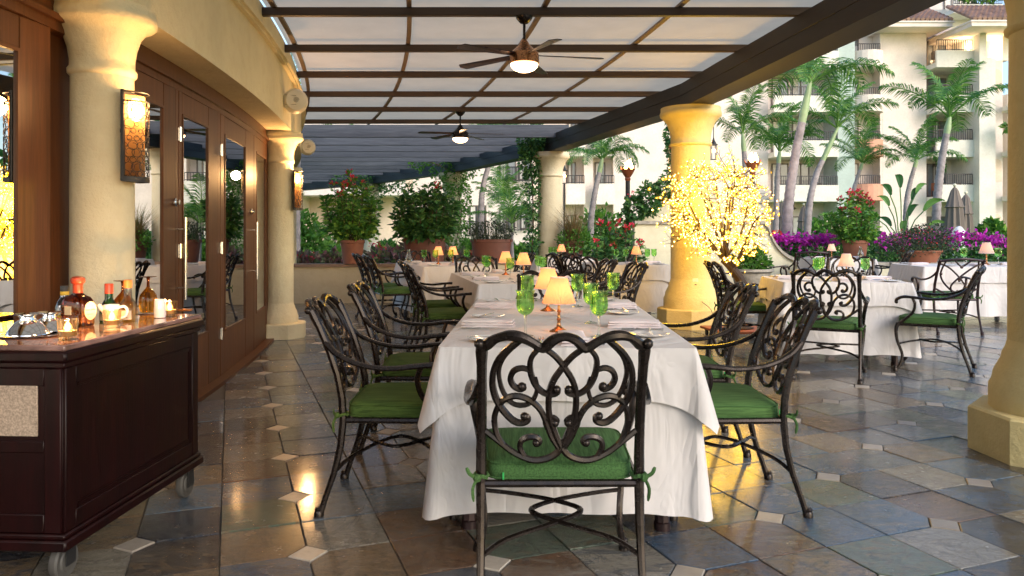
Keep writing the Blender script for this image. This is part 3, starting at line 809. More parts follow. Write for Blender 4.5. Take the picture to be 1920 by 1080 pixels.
    for s in (-1,1):
        m = MB(); y0 = interp(PY,.43)
        m.tube([(s*.25+.021*math.cos(a), y0+.021*math.sin(a), .432+.004*math.sin(3*a)) for a in [k*PI/5 for k in range(10)]], .0065, 5, closed=True)
        m.ball((s*.262,y0-.022,.43), .014, 6)
        m.tube(spline([(s*.262,y0-.022,.43),(s*.275,y0-.035,.40),(s*.272,y0-.032,.36)],3), [.0065]*6+[.003], 5, flat=.5)
        m.tube(spline([(s*.262,y0-.022,.43),(s*.285,y0-.03,.445),(s*.295,y0-.028,.465)],3), [.0065]*6+[.004], 5, flat=.5)
        m.build('tie', cush, c)
    m = MB(); m.bbox(-.183,-.177,-.234,-.228,.418,.440,.001); m.build('zipper', M['greenzip'], c)
    return t
M['greenzip'] = m_simple('green_zip', (.03,.35,.08), .4)
def hd(fx, fy): return math.atan2(fy, fx)-PI/2
chairs = [
 (.15,2.66,(-.01,1),1,'g','scroll-back armchair nearest the viewer, back to us, head of nearest table'),
 (-.48,3.49,(1,0),1,'o','nearer left chair of the nearest table, olive cushion'),
 (-.50,4.42,(1,.02),1,'o','farther left chair of the nearest table, olive cushion'),
 (.91,3.48,(-1,.0),1,'g','nearer right chair of the nearest table, green cushion'),
 (.93,4.36,(-1,.04),1,'g','farther right chair of the nearest table, before the yellow column'),
 (.30,5.42,(0,-1),1,'g','chair at the far head of the nearest table, facing us behind the lamps'),
 (-.58,7.15,(.98,.197),1,'o','left chair of the second table in the row, the nearer of two'),
 (-.76,8.0,(.98,.197),1,'o','left chair of the second table in the row, the farther of two'),
 (.86,7.45,(-.98,-.197),1,'g','right chair of the second table in the row, the nearer of two'),
 (.69,8.32,(-.98,-.197),1,'g','right chair of the second table in the row, the farther of two'),
 (-.36,8.9,(.2,-.98),1,'o','chair facing us at the far head of the second table, arms open'),
 (-1.50,9.98,(.925,.38),1,'g','left chair at the third table by the low wall, the nearer of two'),
 (-1.78,10.68,(.925,.38),1,'g','left chair at the third table by the low wall, the farther of two'),
 (-1.42,11.95,(.38,-.925),1,'g','pale looking chair facing us behind the third table, under the trough planter'),
 (-.12,10.9,(-.925,-.38),1,'g','right side chair of the third table, before the grass planter'),
 (.74,11.35,(.0,1),1,'g','chair with its back to us at the small table before the grey column'),
 (1.02,9.75,(.55,.83),1,'g','angled chair between the second table and the table left of the yellow column'),
 (.98,10.9,(1,.05),1,'g','chair facing right at the table left of the yellow column'),
 (1.65,12.75,(-1,0),1,'g','chair on the right of the small table before the grey column'),
 (2.66,6.46,(.43,.90),1,'g','chair, back to us, at the table right of the blossom tree'),
 (3.66,6.74,(-.84,.54),1,'g','chair in side view at the right of that white table, facing left'),
 (2.42,7.86,(1,.03),1,'g','chair facing right just behind the blossom tree board'),
 (3.95,8.95,(-.4,-.92),1,'g','chair facing us behind the table right of the blossom tree'),
 (5.22,9.25,(.05,1),2,'g','dark square lattice-back chair before the white table at the far right'),
 (4.72,12.35,(.1,1),2,'g','dark square lattice-back chair at the small far table by the swooping wall'),
 (4.25,12.75,(1,.1),1,'g','thin chair in side view against the swooping garden wall'),
 (5.95,12.3,(-.8,.6),1,'g','scroll chair between the small far table and the bowl planter'),
 (2.72,10.6,(1,.1),1,'g','chair seen between the yellow column and the blossom tree trunk'),
]
proto = {}
for (x,y,f,st,cu,lab) in chairs:
    key = (st,cu)
    if key not in proto:
        proto[key] = t = make_chair(st, M['green'] if cu == 'g' else M['olive'], M['metal'] if st == 1 else M['metal2'])
        t.location = (x,y,0); t.rotation_euler = (0,0,hd(*f)); tag(t, lab, 'chair', 'metal armchairs at the dining tables' if st == 1 else 'lattice back armchairs')
        first = True
    else:
        t = copy_tree(proto[key], (x,y,0), hd(*f), lab); rj = random.Random(int(x*100+y*10))
        for ch in t.children:
            if ch.name.startswith('cushion'): ch.location = (rj.uniform(-.008,.008), rj.uniform(-.006,.010), 0); ch.rotation_euler = (rj.uniform(0,.02), rj.uniform(-.012,.012), rj.uniform(-.035,.035))

# ------------------------------------------------------------------ tables with cloths
def rrect(w, l, r, n):
    # points round a rounded rectangle with a corner weight
    out = []; per_ = []
    cs = [(w/2-r,-l/2+r,-PI/2),(w/2-r,l/2-r,0),(-w/2+r,l/2-r,PI/2),(-w/2+r,-l/2+r,PI)]
    for ci, (cx, cy, a0) in enumerate(cs):
        for k in range(7):
            a = a0+PI/2*k/6; out.append((cx+r*math.cos(a), cy+r*math.sin(a), math.cos(a), math.sin(a), 1-abs(k-3)/3*.35))
        nx = cs[(ci+1)%4]; p0 = out[-1]; a = nx[2]; p1 = (nx[0]+r*math.cos(a), nx[1]+r*math.sin(a))
        L = math.hypot(p1[0]-p0[0], p1[1]-p0[1])
        for k in range(1, n):
            f = k/n; dc = min(f,1-f)*L
            out.append((p0[0]+(p1[0]-p0[0])*f, p0[1]+(p1[1]-p0[1])*f, p0[2], p0[3], max(0,.65-dc*4.4)))
    return out
def clothmesh(w, l, ztop, drop, seed, corner_out, corner_drop, fold, flare, n=28, K=10, cornerfold=True):
    rs = random.Random(seed); R = rrect(w, l, .02, n); N = len(R); m = MB()
    s = 0; S = [0]
    for k in range(1, N): s += math.hypot(R[k][0]-R[k-1][0], R[k][1]-R[k-1][1]); S.append(s)
    per_ = s+math.hypot(R[0][0]-R[-1][0], R[0][1]-R[-1][1])
    f1, f2, f3 = round(per_/.30), round(per_/.17), round(per_/.62); p1, p2, p3 = [rs.uniform(0,6.28) for _ in range(3)]
    amp = [0.55+.45*math.sin(2*PI*s_*2/per_+p3) for s_ in S]
    # top grid: inner rings
    for q in (0.0,.5,.97):
        for (x,y,nx,ny,c) in R: m.v.append((x*q, y*q, ztop+.0006*math.sin(x*31+y*17+seed)))
    for (x,y,nx,ny,c) in R: m.v.append((x, y, ztop-.002))
    for k in range(1, K+1):
        t = k/K
        for i, (x,y,nx,ny,c) in enumerate(R):
            th = 2*PI*S[i]/per_
            wv = math.sin(f1*th+p1)*.55+math.sin(f2*th+p2)*.25*t+math.sin(f3*th+p3)*.5
            wv = math.copysign(abs(wv)**.8, wv); tt_ = max(0,(t-.22)/.78) if K > 9 else t
            off = flare*tt_+fold*(tt_**1.1)*(wv*amp[i])*(1-.4*c)+corner_out*c*c*(t**.9)+.002
            dz = drop*t+corner_drop*c*c*t
            if cornerfold: off += .02*c*t*math.sin(c*9)
            m.v.append((x+nx*off, y+ny*off, ztop-.002-dz+.003*math.sin(f1*th)*t))
    rows = K+4
    for i in range(rows-1):
        for k in range(N): m.f.append([i*N+k, i*N+(k+1)%N, (i+1)*N+(k+1)%N, (i+1)*N+k][::-1]); m.m.append(0)
    return m
tables = [
 # x, y, rot, w, l, name
 (.245,4.09,R_(-1.6),1.0,2.17,'nearest table'),
 (.012,7.67,R_(11.3),1.0,1.95,'second table'),
 (-.96,10.85,R_(22.3),1.0,1.5,'third table'),
 (.85,12.75,R_(4),.95,.95,'small table by grey column'),
 (1.62,10.98,R_(3),1.08,1.0,'table left of yellow column'),
 (3.05,7.32,R_(-6),1.10,.92,'table right of blossom tree'),
 (6.15,10.45,R_(-4),1.5,1.0,'far right table'),
 (5.55,13.1,R_(0),.95,.8,'small table by potted shrub'),
]
TT = []
for k, (x,y,r,w,l,nm) in enumerate(tables):
    t = thing('dining_table', 'dining table under white cloths, '+nm, 'table', (x,y,0), r, 'dining tables')
    MB().bbox(-w/2+.01,w/2-.01,-l/2+.01,l/2-.01,.715,.742).build('tabletop', M['rafter'], t)
    for sx in (-1,1):
        for sy in (-1,1):
            m = MB(); m.tube([(sx*(w/2-.12),sy*(l/2-.12),.715),(sx*(w/2-.11),sy*(l/2-.11),.03)], [.025,.03], 8); m.lathe([(.034,0),(.034,.03),(.028,.035)], 10, (sx*(w/2-.11),sy*(l/2-.11),0)); m.build('leg', M['metal2'], t)
    cl = clothmesh(w,l,.7455,.635,k*3+1,.035,.02,.026,.028).build('tablecloth', M['linen'], None, 60)
    cl.location = (x,y,0); cl.rotation_euler = (0,0,r); tag(cl, 'long white cloth falling to the floor on '+nm, 'tablecloth', 'long white tablecloths')
    ov = clothmesh(w+.012,l+.012,.750,.205,k*3+2,.062,.115,.008,.022,n=40,K=8).build('overlay_cloth', M['linen'], None, 60)
    ov.location = (x,y,0); ov.rotation_euler = (0,0,r); tag(ov, 'short pointed white top cloth on '+nm, 'tablecloth', 'short white overlay cloths')
    TT.append((x,y,r,w,l,nm))

# ------------------------------------------------------------------ tableware
ZT = .7505
def gobletproto():
    t = bpy.data.objects.new('wine_glass', None); C.objects.link(t)
    b = MB(); out = [(.004,.092),(.018,.096),(.030,.106),(.038,.122),(.0405,.14),(.039,.165),(.0375,.180),(.040,.195),(.0455,.203)]
    inn = [(.0435,.203),(.038,.195),(.0355,.180),(.037,.165),(.0385,.14),(.036,.122),(.028,.109),(.016,.100),(.001,.098)]
    b.lathe(out+inn, 24, cap=False); b.add([], []); b.build('bowl', M['glassgreen'], t)
    s = MB(); s.tube([(0,0,.006),(0,0,.02),(0,0,.05),(0,0,.08),(0,0,.093)], [.009,.0055,.0048,.005,.008], 10); s.build('stem', M['glassclear'], t)
    s = MB(); s.lathe([(.036,0),(.037,.0015),(.025,.004),(.010,.010),(.001,.011)], 24); s.build('foot', M['glassclear'], t)
    return t
gl0 = None
def goblet(x, y, label, tall=1.0):
    global gl0
    if gl0 is None:
        gl0 = gobletproto(); gl0.location = (x,y,ZT); tag(gl0, label, 'wine glass', 'green wine glasses on the tables'); o = gl0
    else: o = copy_tree(gl0, (x,y,ZT), random.Random(x*99+y).uniform(0,6), label)
    o.scale = (tall,tall,tall)
    return o
def lamp(x, y, label, lit=True, sc=1.0, E=.24):
    t = thing('table_lamp', label, 'table lamp', (x,y,ZT), 0, 'small table lamps with pleated shades'); t.scale = (sc,)*3
    m = MB(); m.lathe([(.044,0),(.042,.004),(.026,.012),(.013,.022),(.009,.032),(.0075,.05),(.011,.056),(.007,.062),(.0065,.085),(.010,.092),(.0065,.098),(.006,.118),(.013,.124),(.013,.133),(.004,.136)], 20)
    m.build('base', M['brass'], t)
    n = 112; m = MB()
    for (r, z) in ((.075,.126),(.0755,.129),(.066,.155),(.054,.19),(.0425,.226),(.0385,.243),(.038,.246)):
        for k in range(n):
            rr = r*(1+(.018 if k % 2 else -.018)); a = 2*PI*k/n; m.v.append((rr*math.cos(a), rr*math.sin(a), z))
    for i in range(6):
        for k in range(n): m.f.append([i*n+k,i*n+(k+1)%n,(i+1)*n+(k+1)%n,(i+1)*n+k]); m.m.append(0)
    sh = m.build('lamp_shade', M['shade'] if lit else M['shadew'], t, False)
    m = MB()
    for r, z in ((.0755,.128),(.0388,.244)): m.tube([(r*math.cos(k*PI/16),r*math.sin(k*PI/16),z) for k in range(32)], .0018, 4, closed=True)
    m.build('trim', M['napkin'], sh)
    MB().ball((0,0,.165), .011, 8, (1,1,1.4)).build('bulb', M['flame'] if lit else M['fanlight'], t)
    light('table_lamp_light', 'POINT', (0,0,.18), E, (1,.52,.22), .015, t)
def platep():
    m = MB(); m.lathe([(.001,.003),(.05,.003),(.058,.005),(.085,.013),(.088,.0145),(.086,.0155),(.058,.0085),(.05,.006),(.001,.006)], 32, cap=False); return m
pl_me = platep().mesh('bread_plate', M['porc'])
def knife():
    m = MB(); m.bbox(-.0055,.0055,-.11,-.02,.002,.008,.002)
    m.add([(-.004,-.02,.004),(.004,-.02,.004),(.008,.02,.0045),(.008,.08,.0045),(.0,.108,.004),(-.007,.09,.004),(-.004,-.02,.0065),(.004,-.02,.0065),(.008,.02,.0055),(.008,.08,.0055),(.0,.108,.005),(-.007,.09,.005)],
          [(0,1,2,3,4,5)[::-1],(6,7,8,9,10,11)]+[(k,(k+1)%6,6+(k+1)%6,6+k) for k in range(6)]); return m
def fork():
    m = MB(); m.tube([(0,-.10,.004),(0,-.05,.004),(0,0,.0055),(0,.025,.008)], [.0055,.004,.003,.0035], 6, flat=1)
    m.box(-.011,.011,.024,.034,.0065,.0095)
    for k in range(4): m.tube([(-.0095+k*.0063,.033,.008),(-.0095+k*.0063,.06,.007),(-.0095+k*.0063,.09,.0085)], [.0019,.0019,.001], 4)
    return m
kn_me = knife().mesh('knife', M['steel']); fk_me = fork().mesh('fork', M['steel'])
def napkinm(seed):
    rs = random.Random(seed); m = MB(); nx, ny = 14, 8
    for L in range(3):
        o = len(m.v); z0 = .003+.011*L; w, d = .125-.004*L, .058-.002*L
        for top in (0,1):
            for i in range(nx+1):
                for j in range(ny+1):
                    u, v = i/nx*2-1, j/ny*2-1
                    e = 1-max(abs(u)**6, abs(v)**6)
                    m.v.append((u*w+.004*v*rs.random(), v*d+.003*math.sin(u*3+seed+L), z0+(.009*e*(1+.25*math.sin(u*2.5+seed))+.012*max(0,abs(u)-.75)*(L+1)*.6 if top else -.002)))
        Nn = (nx+1)*(ny+1)
        for i in range(nx):
            for j in range(ny):
                a = i*(ny+1)+j; b = a+ny+1
                m.f.append([o+a,o+a+1,o+b+1,o+b]); m.m.append(0)
                m.f.append([o+Nn+a,o+Nn+b,o+Nn+b+1,o+Nn+a+1]); m.m.append(0)
        per_ = [i*(ny+1) for i in range(nx+1)]+[nx*(ny+1)+j for j in range(1,ny+1)]+[i*(ny+1)+ny for i in range(nx-1,-1,-1)]+[j for j in range(ny-1,0,-1)]
        for k in range(len(per_)):
            a, b = per_[k], per_[(k+1)%len(per_)]; m.f.append([o+a,o+b,o+Nn+b,o+Nn+a]); m.m.append(0)
    return m
nap_me = [napkinm(s).mesh('folded_napkin', M['napkin'], 60) for s in range(3)]
def put(me, name, x, y, z, rz, label, cat, group):
    o = bpy.data.objects.new(name, me); C.objects.link(o); o.location = (x,y,z); o.rotation_euler = (0,0,rz); return tag(o, label, cat, group)
def setting(tb, side, f, who, glass=(.13,.36), near=True, k=0):
    # side 0 near end, 1 right, 2 far end, 3 left ; f position along that side
    x,y,r,w,l,nm = tb
    if side == 0: e = (f*w,-l/2); a = 0
    elif side == 1: e = (w/2,f*l); a = PI/2
    elif side == 2: e = (f*w,l/2); a = PI
    else: e = (-w/2,f*l); a = -PI/2
    Mx = Matrix.Translation((x,y,0)) @ Matrix.Rotation(r,4,'Z') @ Matrix.Translation((e[0],e[1],0)) @ Matrix.Rotation(a,4,'Z')
    rz = r+a; rs = random.Random(hash((round(x*10),side,round(f*100))) & 0xffff)
    def P(u, v): q = Mx @ Vector((u,v,0)); return q.x, q.y
    def j(s=.006): return rs.uniform(-s,s)
    wh = who+' of '+nm
    put(pl_me,'bread_plate',*P(-.34+j(),.14+j()),ZT,rz,'bread plate, '+wh,'plate','bread plates')
    put(kn_me,'butter_knife',*P(-.33+j(),.13+j()),ZT+.0155,rz+rs.uniform(-.3,.3)+PI/2,'butter knife on plate, '+wh,'knife','butter knives')
    put(nap_me[k%3],'folded_napkin',*P(j(),.15+j()),ZT,rz+PI/2+rs.uniform(-.08,.08),'folded pale napkin, '+wh,'napkin','folded napkins')
    if near:
        put(fk_me,'fork',*P(-.125+j(),.14+j()),ZT,rz+rs.uniform(-.06,.06),'fork next to napkin, '+wh,'fork','forks')
        put(fk_me,'fork',*P(-.165+j(),.145+j()),ZT,rz+rs.uniform(-.06,.06),'fork farther from napkin, '+wh,'fork','forks')
        put(kn_me,'dinner_knife',*P(.115+j(),.14+j()),ZT,rz+rs.uniform(-.05,.05),'dinner knife, '+wh,'knife','dinner knives')
t1 = TT[0]
setting(t1,0,.03,'place at the near head',k=0)
setting(t1,1,-.20,'nearer place on the right side',k=1); setting(t1,1,.215,'farther place on the right side',k=2)
setting(t1,3,-.20,'nearer place on the left side',k=2); setting(t1,3,.215,'farther place on the left side',k=0)
setting(t1,2,0,'place at the far head',k=1)
for (px,py,lab) in ((985,630,'green wine glass left of the nearest lamp, closest to us'),(1123,632,'green wine glass right of the nearest lamp, closest to us'),(1108,606,'green wine glass just behind the right front one'),
                    (989,580,'green wine glass behind the left front one'),(1083,575,'green wine glass behind the second lamp'),(1150,571,'green wine glass at the far right of the nearest table')):
    d = 648/(py-435); goblet(wx(px,d), d, lab, .97)
lamp(.212,3.47,'lit peach pleated lamp nearest to us on the nearest table',E=.30); lamp(.205,4.38,'second lit pleated lamp on the nearest table, just behind the first',E=.30)
t2_ = TT[1]
for s, fs in ((0,[0]),(1,[-.22,.22]),(3,[-.22,.22]),(2,[0])):
    for q, f in enumerate(fs):
        setting(t2_,s,f,['near head place',('nearer ' if f<0 else 'farther ')+'place on the right side','far head place',('nearer ' if f<0 else 'farther ')+'place on the left side'][s],near=(s in (0,3)),k=s+q)
def on(tb, u, v):
    q = Matrix.Translation((tb[0],tb[1],0)) @ Matrix.Rotation(tb[2],4,'Z') @ Vector((u,v,0)); return q.x, q.y
lamp(*on(t2_,.08,-.12),'lit orange lamp on the second table, right one of the pair'); lamp(*on(t2_,.0,.4),'lit orange lamp on the second table, left one of the pair')
for q, (u,v,lab) in enumerate(((-.1,-.35,'nearest to us'),(.28,-.1,'right of the lamp pair'),(.33,.3,'farther right'),(-.24,.15,'left of the lamp pair'),(-.2,.5,'far left'),(.2,.6,'far end')))  :
    goblet(*on(t2_,u,v),'green wine glass on the second table, '+lab)
t3_ = TT[2]
lamp(*on(t3_,-.10,-.05),'lit lamp on the third table, left one'); lamp(*on(t3_,.13,.0),'lit lamp on the third table, right one')
for q, (u,v,lab) in enumerate(((-.32,-.1,'leftmost'),(-.2,-.25,'second from the left'),(.02,-.25,'between the lamps'),(.3,-.1,'right of the lamps'),(.38,.1,'rightmost'))):
    goblet(*on(t3_,u,v),'green wine glass on the third table, '+lab)
for s, f, w_ in ((3,-.22,'nearer place on the left'),(3,.25,'farther place on the left'),(0,0,'near head place')): setting(t3_,s,f,w_,near=False,k=s)
for tb, L, G, nm in ((TT[3],(-.03,0),[(-.22,-.1),(-.12,.05),(.12,-.05),(.25,.1)],'small table by grey column'),
                     (TT[4],(.18,.1),[(-.12,.05),(.05,.2),(.32,.0),(.45,.15)],'table left of yellow column'),
                     (TT[5],(.10,-.1),[(-.18,-.15),(-.08,.1),(.27,-.1)],'table right of blossom tree'),
                     (TT[6],(.32,.05),[(-.0,.0),(.45,-.0)],'far right table'),
                     (TT[7],(-.1,.0),[(-.3,-.05),(.05,.1)],'small table by potted shrub')):
    lamp(*on(tb,*L),'small table lamp on '+nm, lit=(tb is TT[4] or tb is TT[3]), sc=1.0 if tb is not TT[6] else 1.25, E=.10)
    od = ['leftmost','second from left','third from left','rightmost']
    for q, g_ in enumerate(G): goblet(*on(tb,*g_),'green wine glass, '+(od[q] if q < len(G)-1 else 'rightmost')+' on '+nm, 1.0 if tb is not TT[6] else 1.15)
    for s, f, w_ in ((0,0,'near side place'),(1,0,'right side place'),(3,0,'left side place')): setting(tb,s,f,w_,near=(tb is TT[5]),k=s)
# clear glass candle cone on the small far table, small hurricane at the third
def hurricane(x, y, z, label):
    t = thing('hurricane_lamp', label, 'candle lamp', (x,y,z))
    MB().lathe([(.035,0),(.05,.03),(.052,.07),(.03,.13),(.018,.19),(.022,.2)], 16, cap=False).build('glass', M['glassclear'], t)
    MB().lathe([(.02,0),(.02,.05),(.001,.052)], 10).build('candle', M['water'], t)
hurricane(5.9,13.0,ZT,'clear glass hurricane lamp on the small far table'); hurricane(*on(t3_,-.42,.35),ZT,'clear hurricane lamp at the left end of the third table')

# ------------------------------------------------------------------ bar cart
ct = thing('bar_cart', 'dark mahogany bar cart on grey casters in the left foreground', 'bar cart', (-1.80,3.065,0), R_(-3.4))
x0,x1,y0,y1 = -.34,.34,-.49,.49
m = MB(); m.bbox(x0+.015,x1-.015,y0+.015,y1-.015,.17,.765); m.build('body', M['cart'], ct)
m = MB(); m.bbox(x0-.01,x1+.01,y0-.01,y1+.01,.135,.172,.006); m.bbox(x0,x1,y0,y1,.172,.19,.005); m.build('base_moulding', M['cart'], ct)
m = MB(); m.bbox(x0-.012,x1+.012,y0-.012,y1+.012,.765,.803,.008); m.bbox(x0,x1,y0,y1,.745,.765,.004); m.build('top_moulding', M['cart'], ct)
m = MB(); m.bbox(x0-.002,x1+.002,y0-.002,y1+.002,.803,.823,.004); m.build('marble_top', M['marble'], ct)
m = MB()
def frame_side(X, ya, yb, za, zb, out):
    m.bbox(X-.001,X+.010,ya,ya+.055,za,zb,.003); m.bbox(X-.001,X+.010,yb-.055,yb,za,zb,.003); m.bbox(X-.001,X+.009,ya+.055,yb-.055,zb-.06,zb,.003); m.bbox(X-.001,X+.009,ya+.055,yb-.055,za,za+.06,.003)
    for k_ in range(3):
        i = .055+.007*k_; h = .007-.002*k_
        m.box(X-.001,X+h,ya+i,ya+i+.006,za+.06,zb-.06); m.box(X-.001,X+h,yb-i-.006,yb-i,za+.06,zb-.06)
        m.box(X-.001,X+h,ya+.073,yb-.073,za+.06+.007*k_,za+.066+.007*k_); m.box(X-.001,X+h,ya+.073,yb-.073,zb-.066-.007*k_,zb-.06-.007*k_)
frame_side(x1-.015, y0+.016, y1-.016, .192, .744, 1); m.build('side_frame', M['cart'], ct)
m = MB(); Y = y0+.015
m.bbox(x1-.075,x1-.016,Y-.010,Y+.001,.192,.744,.003); m.bbox(x0+.016,x0+.075,Y-.010,Y+.001,.192,.744,.003); m.bbox(x0+.075,x1-.075,Y-.009,Y+.001,.684,.744,.003); m.bbox(x0+.075,x1-.075,Y-.009,Y+.001,.192,.255,.003); m.bbox(x0+.075,x1-.075,Y-.009,Y+.001,.46,.50,.003)
m.build('front_frame', M['cart'], ct)
MB().bbox(x0+.085,x1-.10,Y-.007,Y-.0,.515,.715,.002).build('speckled_panel', M['speck'], ct)
for cx_, cy_ in ((x1-.07,y0+.1),(x1-.045,y1-.06),(x0+.07,y0+.1),(x0+.07,y1-.06)):
    m = MB(); m.bbox(cx_-.03,cx_+.03,cy_-.035,cy_+.035,.125,.135,.002); m.box(cx_-.026,cx_-.022,cy_-.02,cy_+.03,.05,.125); m.box(cx_+.022,cx_+.026,cy_-.02,cy_+.03,.05,.125); k_ = m.build('caster', M['black'], ct)
    w_ = MB(); w_.lathe([(.001,-.019),(.035,-.019),(.04,-.014),(.058,-.016),(.064,-.010),(.065,0),(.064,.010),(.058,.016),(.04,.014),(.035,.019),(.001,.019)], 28, cap=False); w_.xf(Matrix.Translation((cx_,cy_+.0,.065)) @ Matrix.Rotation(R_(90),4,'Y')); w_.build('wheel', M['rubber'], k_)
    w_ = MB(); w_.lathe([(.001,-.0215),(.011,-.0215),(.012,.0),(.011,.0215),(.001,.0215)], 10, cap=False); w_.xf(Matrix.Translation((cx_,cy_,.065)) @ Matrix.Rotation(R_(90),4,'Y')); w_.build('axle', M['chrome'], k_)
ZC = .823
def cp(px, py): d = (H-ZC)*F/(py-435); return wx(px,d), d
def votive(px, py, label, d=None):
    x, y = cp(px,py)
    t = thing('votive_candle', label, 'candle', (x,y,ZC), 0, 'lit votive candles on the bar cart')
    MB().lathe([(.024,0),(.0255,.003),(.030,.062),(.028,.062),(.0235,.012),(.001,.012)], 20).build('glass', M['votive'], t)
    MB().lathe([(.0225,.013),(.0235,.028),(.001,.028)], 16).build('wax', M['water'], t)
    t.scale = (1.15,1.15,1.15); MB().lathe([(.001,.026),(.006,.031),(.0085,.039),(.006,.048),(.001,.058)], 10).build('flame', M['cflame'], t)
    light('candle_light', 'POINT', (0,0,.07), 2.0, (1,.52,.18), .01, t)
votive(127,637,'lit votive candle nearest to us on the bar cart'); votive(210,615,'lit votive candle in front of the white creamer'); votive(318,594,'lit votive candle beside the white cup at the far end')
# tequila-like bottle
x, y = cp(146,610)
t = thing('liquor_bottle', 'squat amber bottle with big red round stopper and oval cream label', 'bottle', (x,y,ZC), R_(-20))
def sqlathe(m, prof, ax, ay, n=24, e=.55):
    k0 = len(m.v)
    for r, z in prof:
        for k in range(n):
            a = 2*PI*k/n; ca, sa = math.cos(a), math.sin(a); ex = e+(1-e)*max(0,min(1,(.03-r)/.02))
            m.v.append((r*ax*math.copysign(abs(ca)**ex,ca) if r > .03 else r*math.cos(a), r*ay*math.copysign(abs(sa)**ex,sa) if r > .03 else r*math.sin(a), z))
    for i in range(len(prof)-1):
        for k in range(n): m.f.append([k0+i*n+k,k0+i*n+(k+1)%n,k0+(i+1)*n+(k+1)%n,k0+(i+1)*n+k]); m.m.append(0)
    m.f.append([k0+k for k in range(n)][::-1]); m.f.append([k0+(len(prof)-1)*n+k for k in range(n)]); m.m += [0,0]
m = MB(); sqlathe(m, [(.058,0),(.062,.004),(.064,.03),(.064,.075),(.060,.098),(.048,.114),(.031,.122),(.019,.13),(.017,.148)], 1.02, .62); m.build('bottle_body', M['cognac'], t)
m = MB(); m.lathe([(.0185,.13),(.0195,.135),(.019,.166),(.017,.168)], 18); m.build('neck_seal', M['redcap'], t)
m = MB(); m.lathe([(.017,.166),(.024,.170),(.0275,.180),(.026,.191),(.018,.197),(.001,.199)], 20); m.build('stopper', M['redcap'], t)
def oval(rx, rz, n=24): return [(rx*math.cos(2*PI*k/n), rz*math.sin(2*PI*k/n)) for k in range(n)]
m = MB(); m.xprism(oval(.024,.037), -.002, .002); m.xf(Matrix.Translation((.067,0,.062)) @ Matrix.Rotation(R_(78),4,'Z')); lb = m.build('oval_label', M['label'], t, False)
def text_obj(s, size, mat, parent, loc, rot, ext=.0004):
    cu = bpy.data.curves.new('lettering', 'FONT'); cu.body = s; cu.size = size; cu.align_x = 'CENTER'; cu.align_y = 'CENTER'; cu.extrude = ext
    o = bpy.data.objects.new('lettering', cu); C.objects.link(o); bpy.context.view_layer.update()
    me = bpy.data.meshes.new_from_object(o); C.objects.unlink(o); bpy.data.objects.remove(o)
    me.materials.clear(); me.materials.append(mat); q = bpy.data.objects.new('lettering', me); C.objects.link(q)
    q.parent = parent; q.location = loc; q.rotation_euler = rot; return q
text_obj('Don Julio', .010, M['ink'], t, (.0695,-.002,.066), (R_(90),0,R_(78)))
text_obj('REPOSADO', .0045, M['ink'], t, (.0695,-.002,.048), (R_(90),0,R_(78)))
MB().box(-.022,.012,-.0425,-.0405,.046,.08).build('white_sticker', M['label'], t, False)
# dark bottle
x, y = cp(108,606); t = thing('liquor_bottle', 'dark round bottle with black cap and yellow neck band behind the amber bottle', 'bottle', (x,y+.05,ZC))
m = MB(); m.lathe([(.036,0),(.038,.004),(.038,.03),(.036,.06),(.028,.085),(.018,.10),(.016,.118)], 20); m.build('bottle_body', M['darkbottle'], t)
MB().lathe([(.0165,.112),(.0175,.114),(.0175,.127),(.0165,.128)], 16).build('neck_band', M['yellow'], t)
MB().lathe([(.0165,.128),(.0165,.150),(.015,.152)], 16).build('cap', M['black'], t)
MB().lathe([(.0385,.006),(.0385,.03)], 20, cap=False).build('body_label', M['yellow'], t)
# green bottle
x, y = cp(190,606); t = thing('liquor_bottle', 'slim green bottle with dark red capsule left of the upturned goblet', 'bottle', (x,y+.06,ZC))
MB().lathe([(.034,0),(.036,.004),(.036,.045),(.030,.07),(.0165,.095),(.016,.125)], 20).build('bottle_body', M['greenbottle'], t)
MB().lathe([(.0175,.118),(.0172,.158),(.016,.160)], 16).build('capsule', M['redcap'], t)
MB().lathe([(.0365,.008),(.0365,.035)], 20, cap=False).build('body_label', M['label'], t)
# clear bottle
x, y = cp(240,603); t = thing('liquor_bottle', 'clear glass bottle with ribbed orange cap beside the creamer', 'bottle', (x,y,ZC))
MB().lathe([(.037,0),(.039,.004),(.039,.05),(.037,.065),(.026,.085),(.0165,.10),(.014,.145)], 24).build('bottle_body', M['glassclear'], t)
m = MB(); m.lathe([(.0165,.142)]+[(.0165+(.0008 if k%2 else 0),.144+.003*k) for k in range(10)]+[(.015,.176)], 20); m.build('cap', M['orangecap'], t)
m = MB(); m.lathe([(.0395,.012),(.0395,.05)], 16, cap=False, a0=-PI*.75, a1=-PI*.25); lb = m.build('body_label', M['water'], t)
text_obj('RESIL', .013, M['brass'], t, (.004,-.0405,.024), (R_(90),0,0))
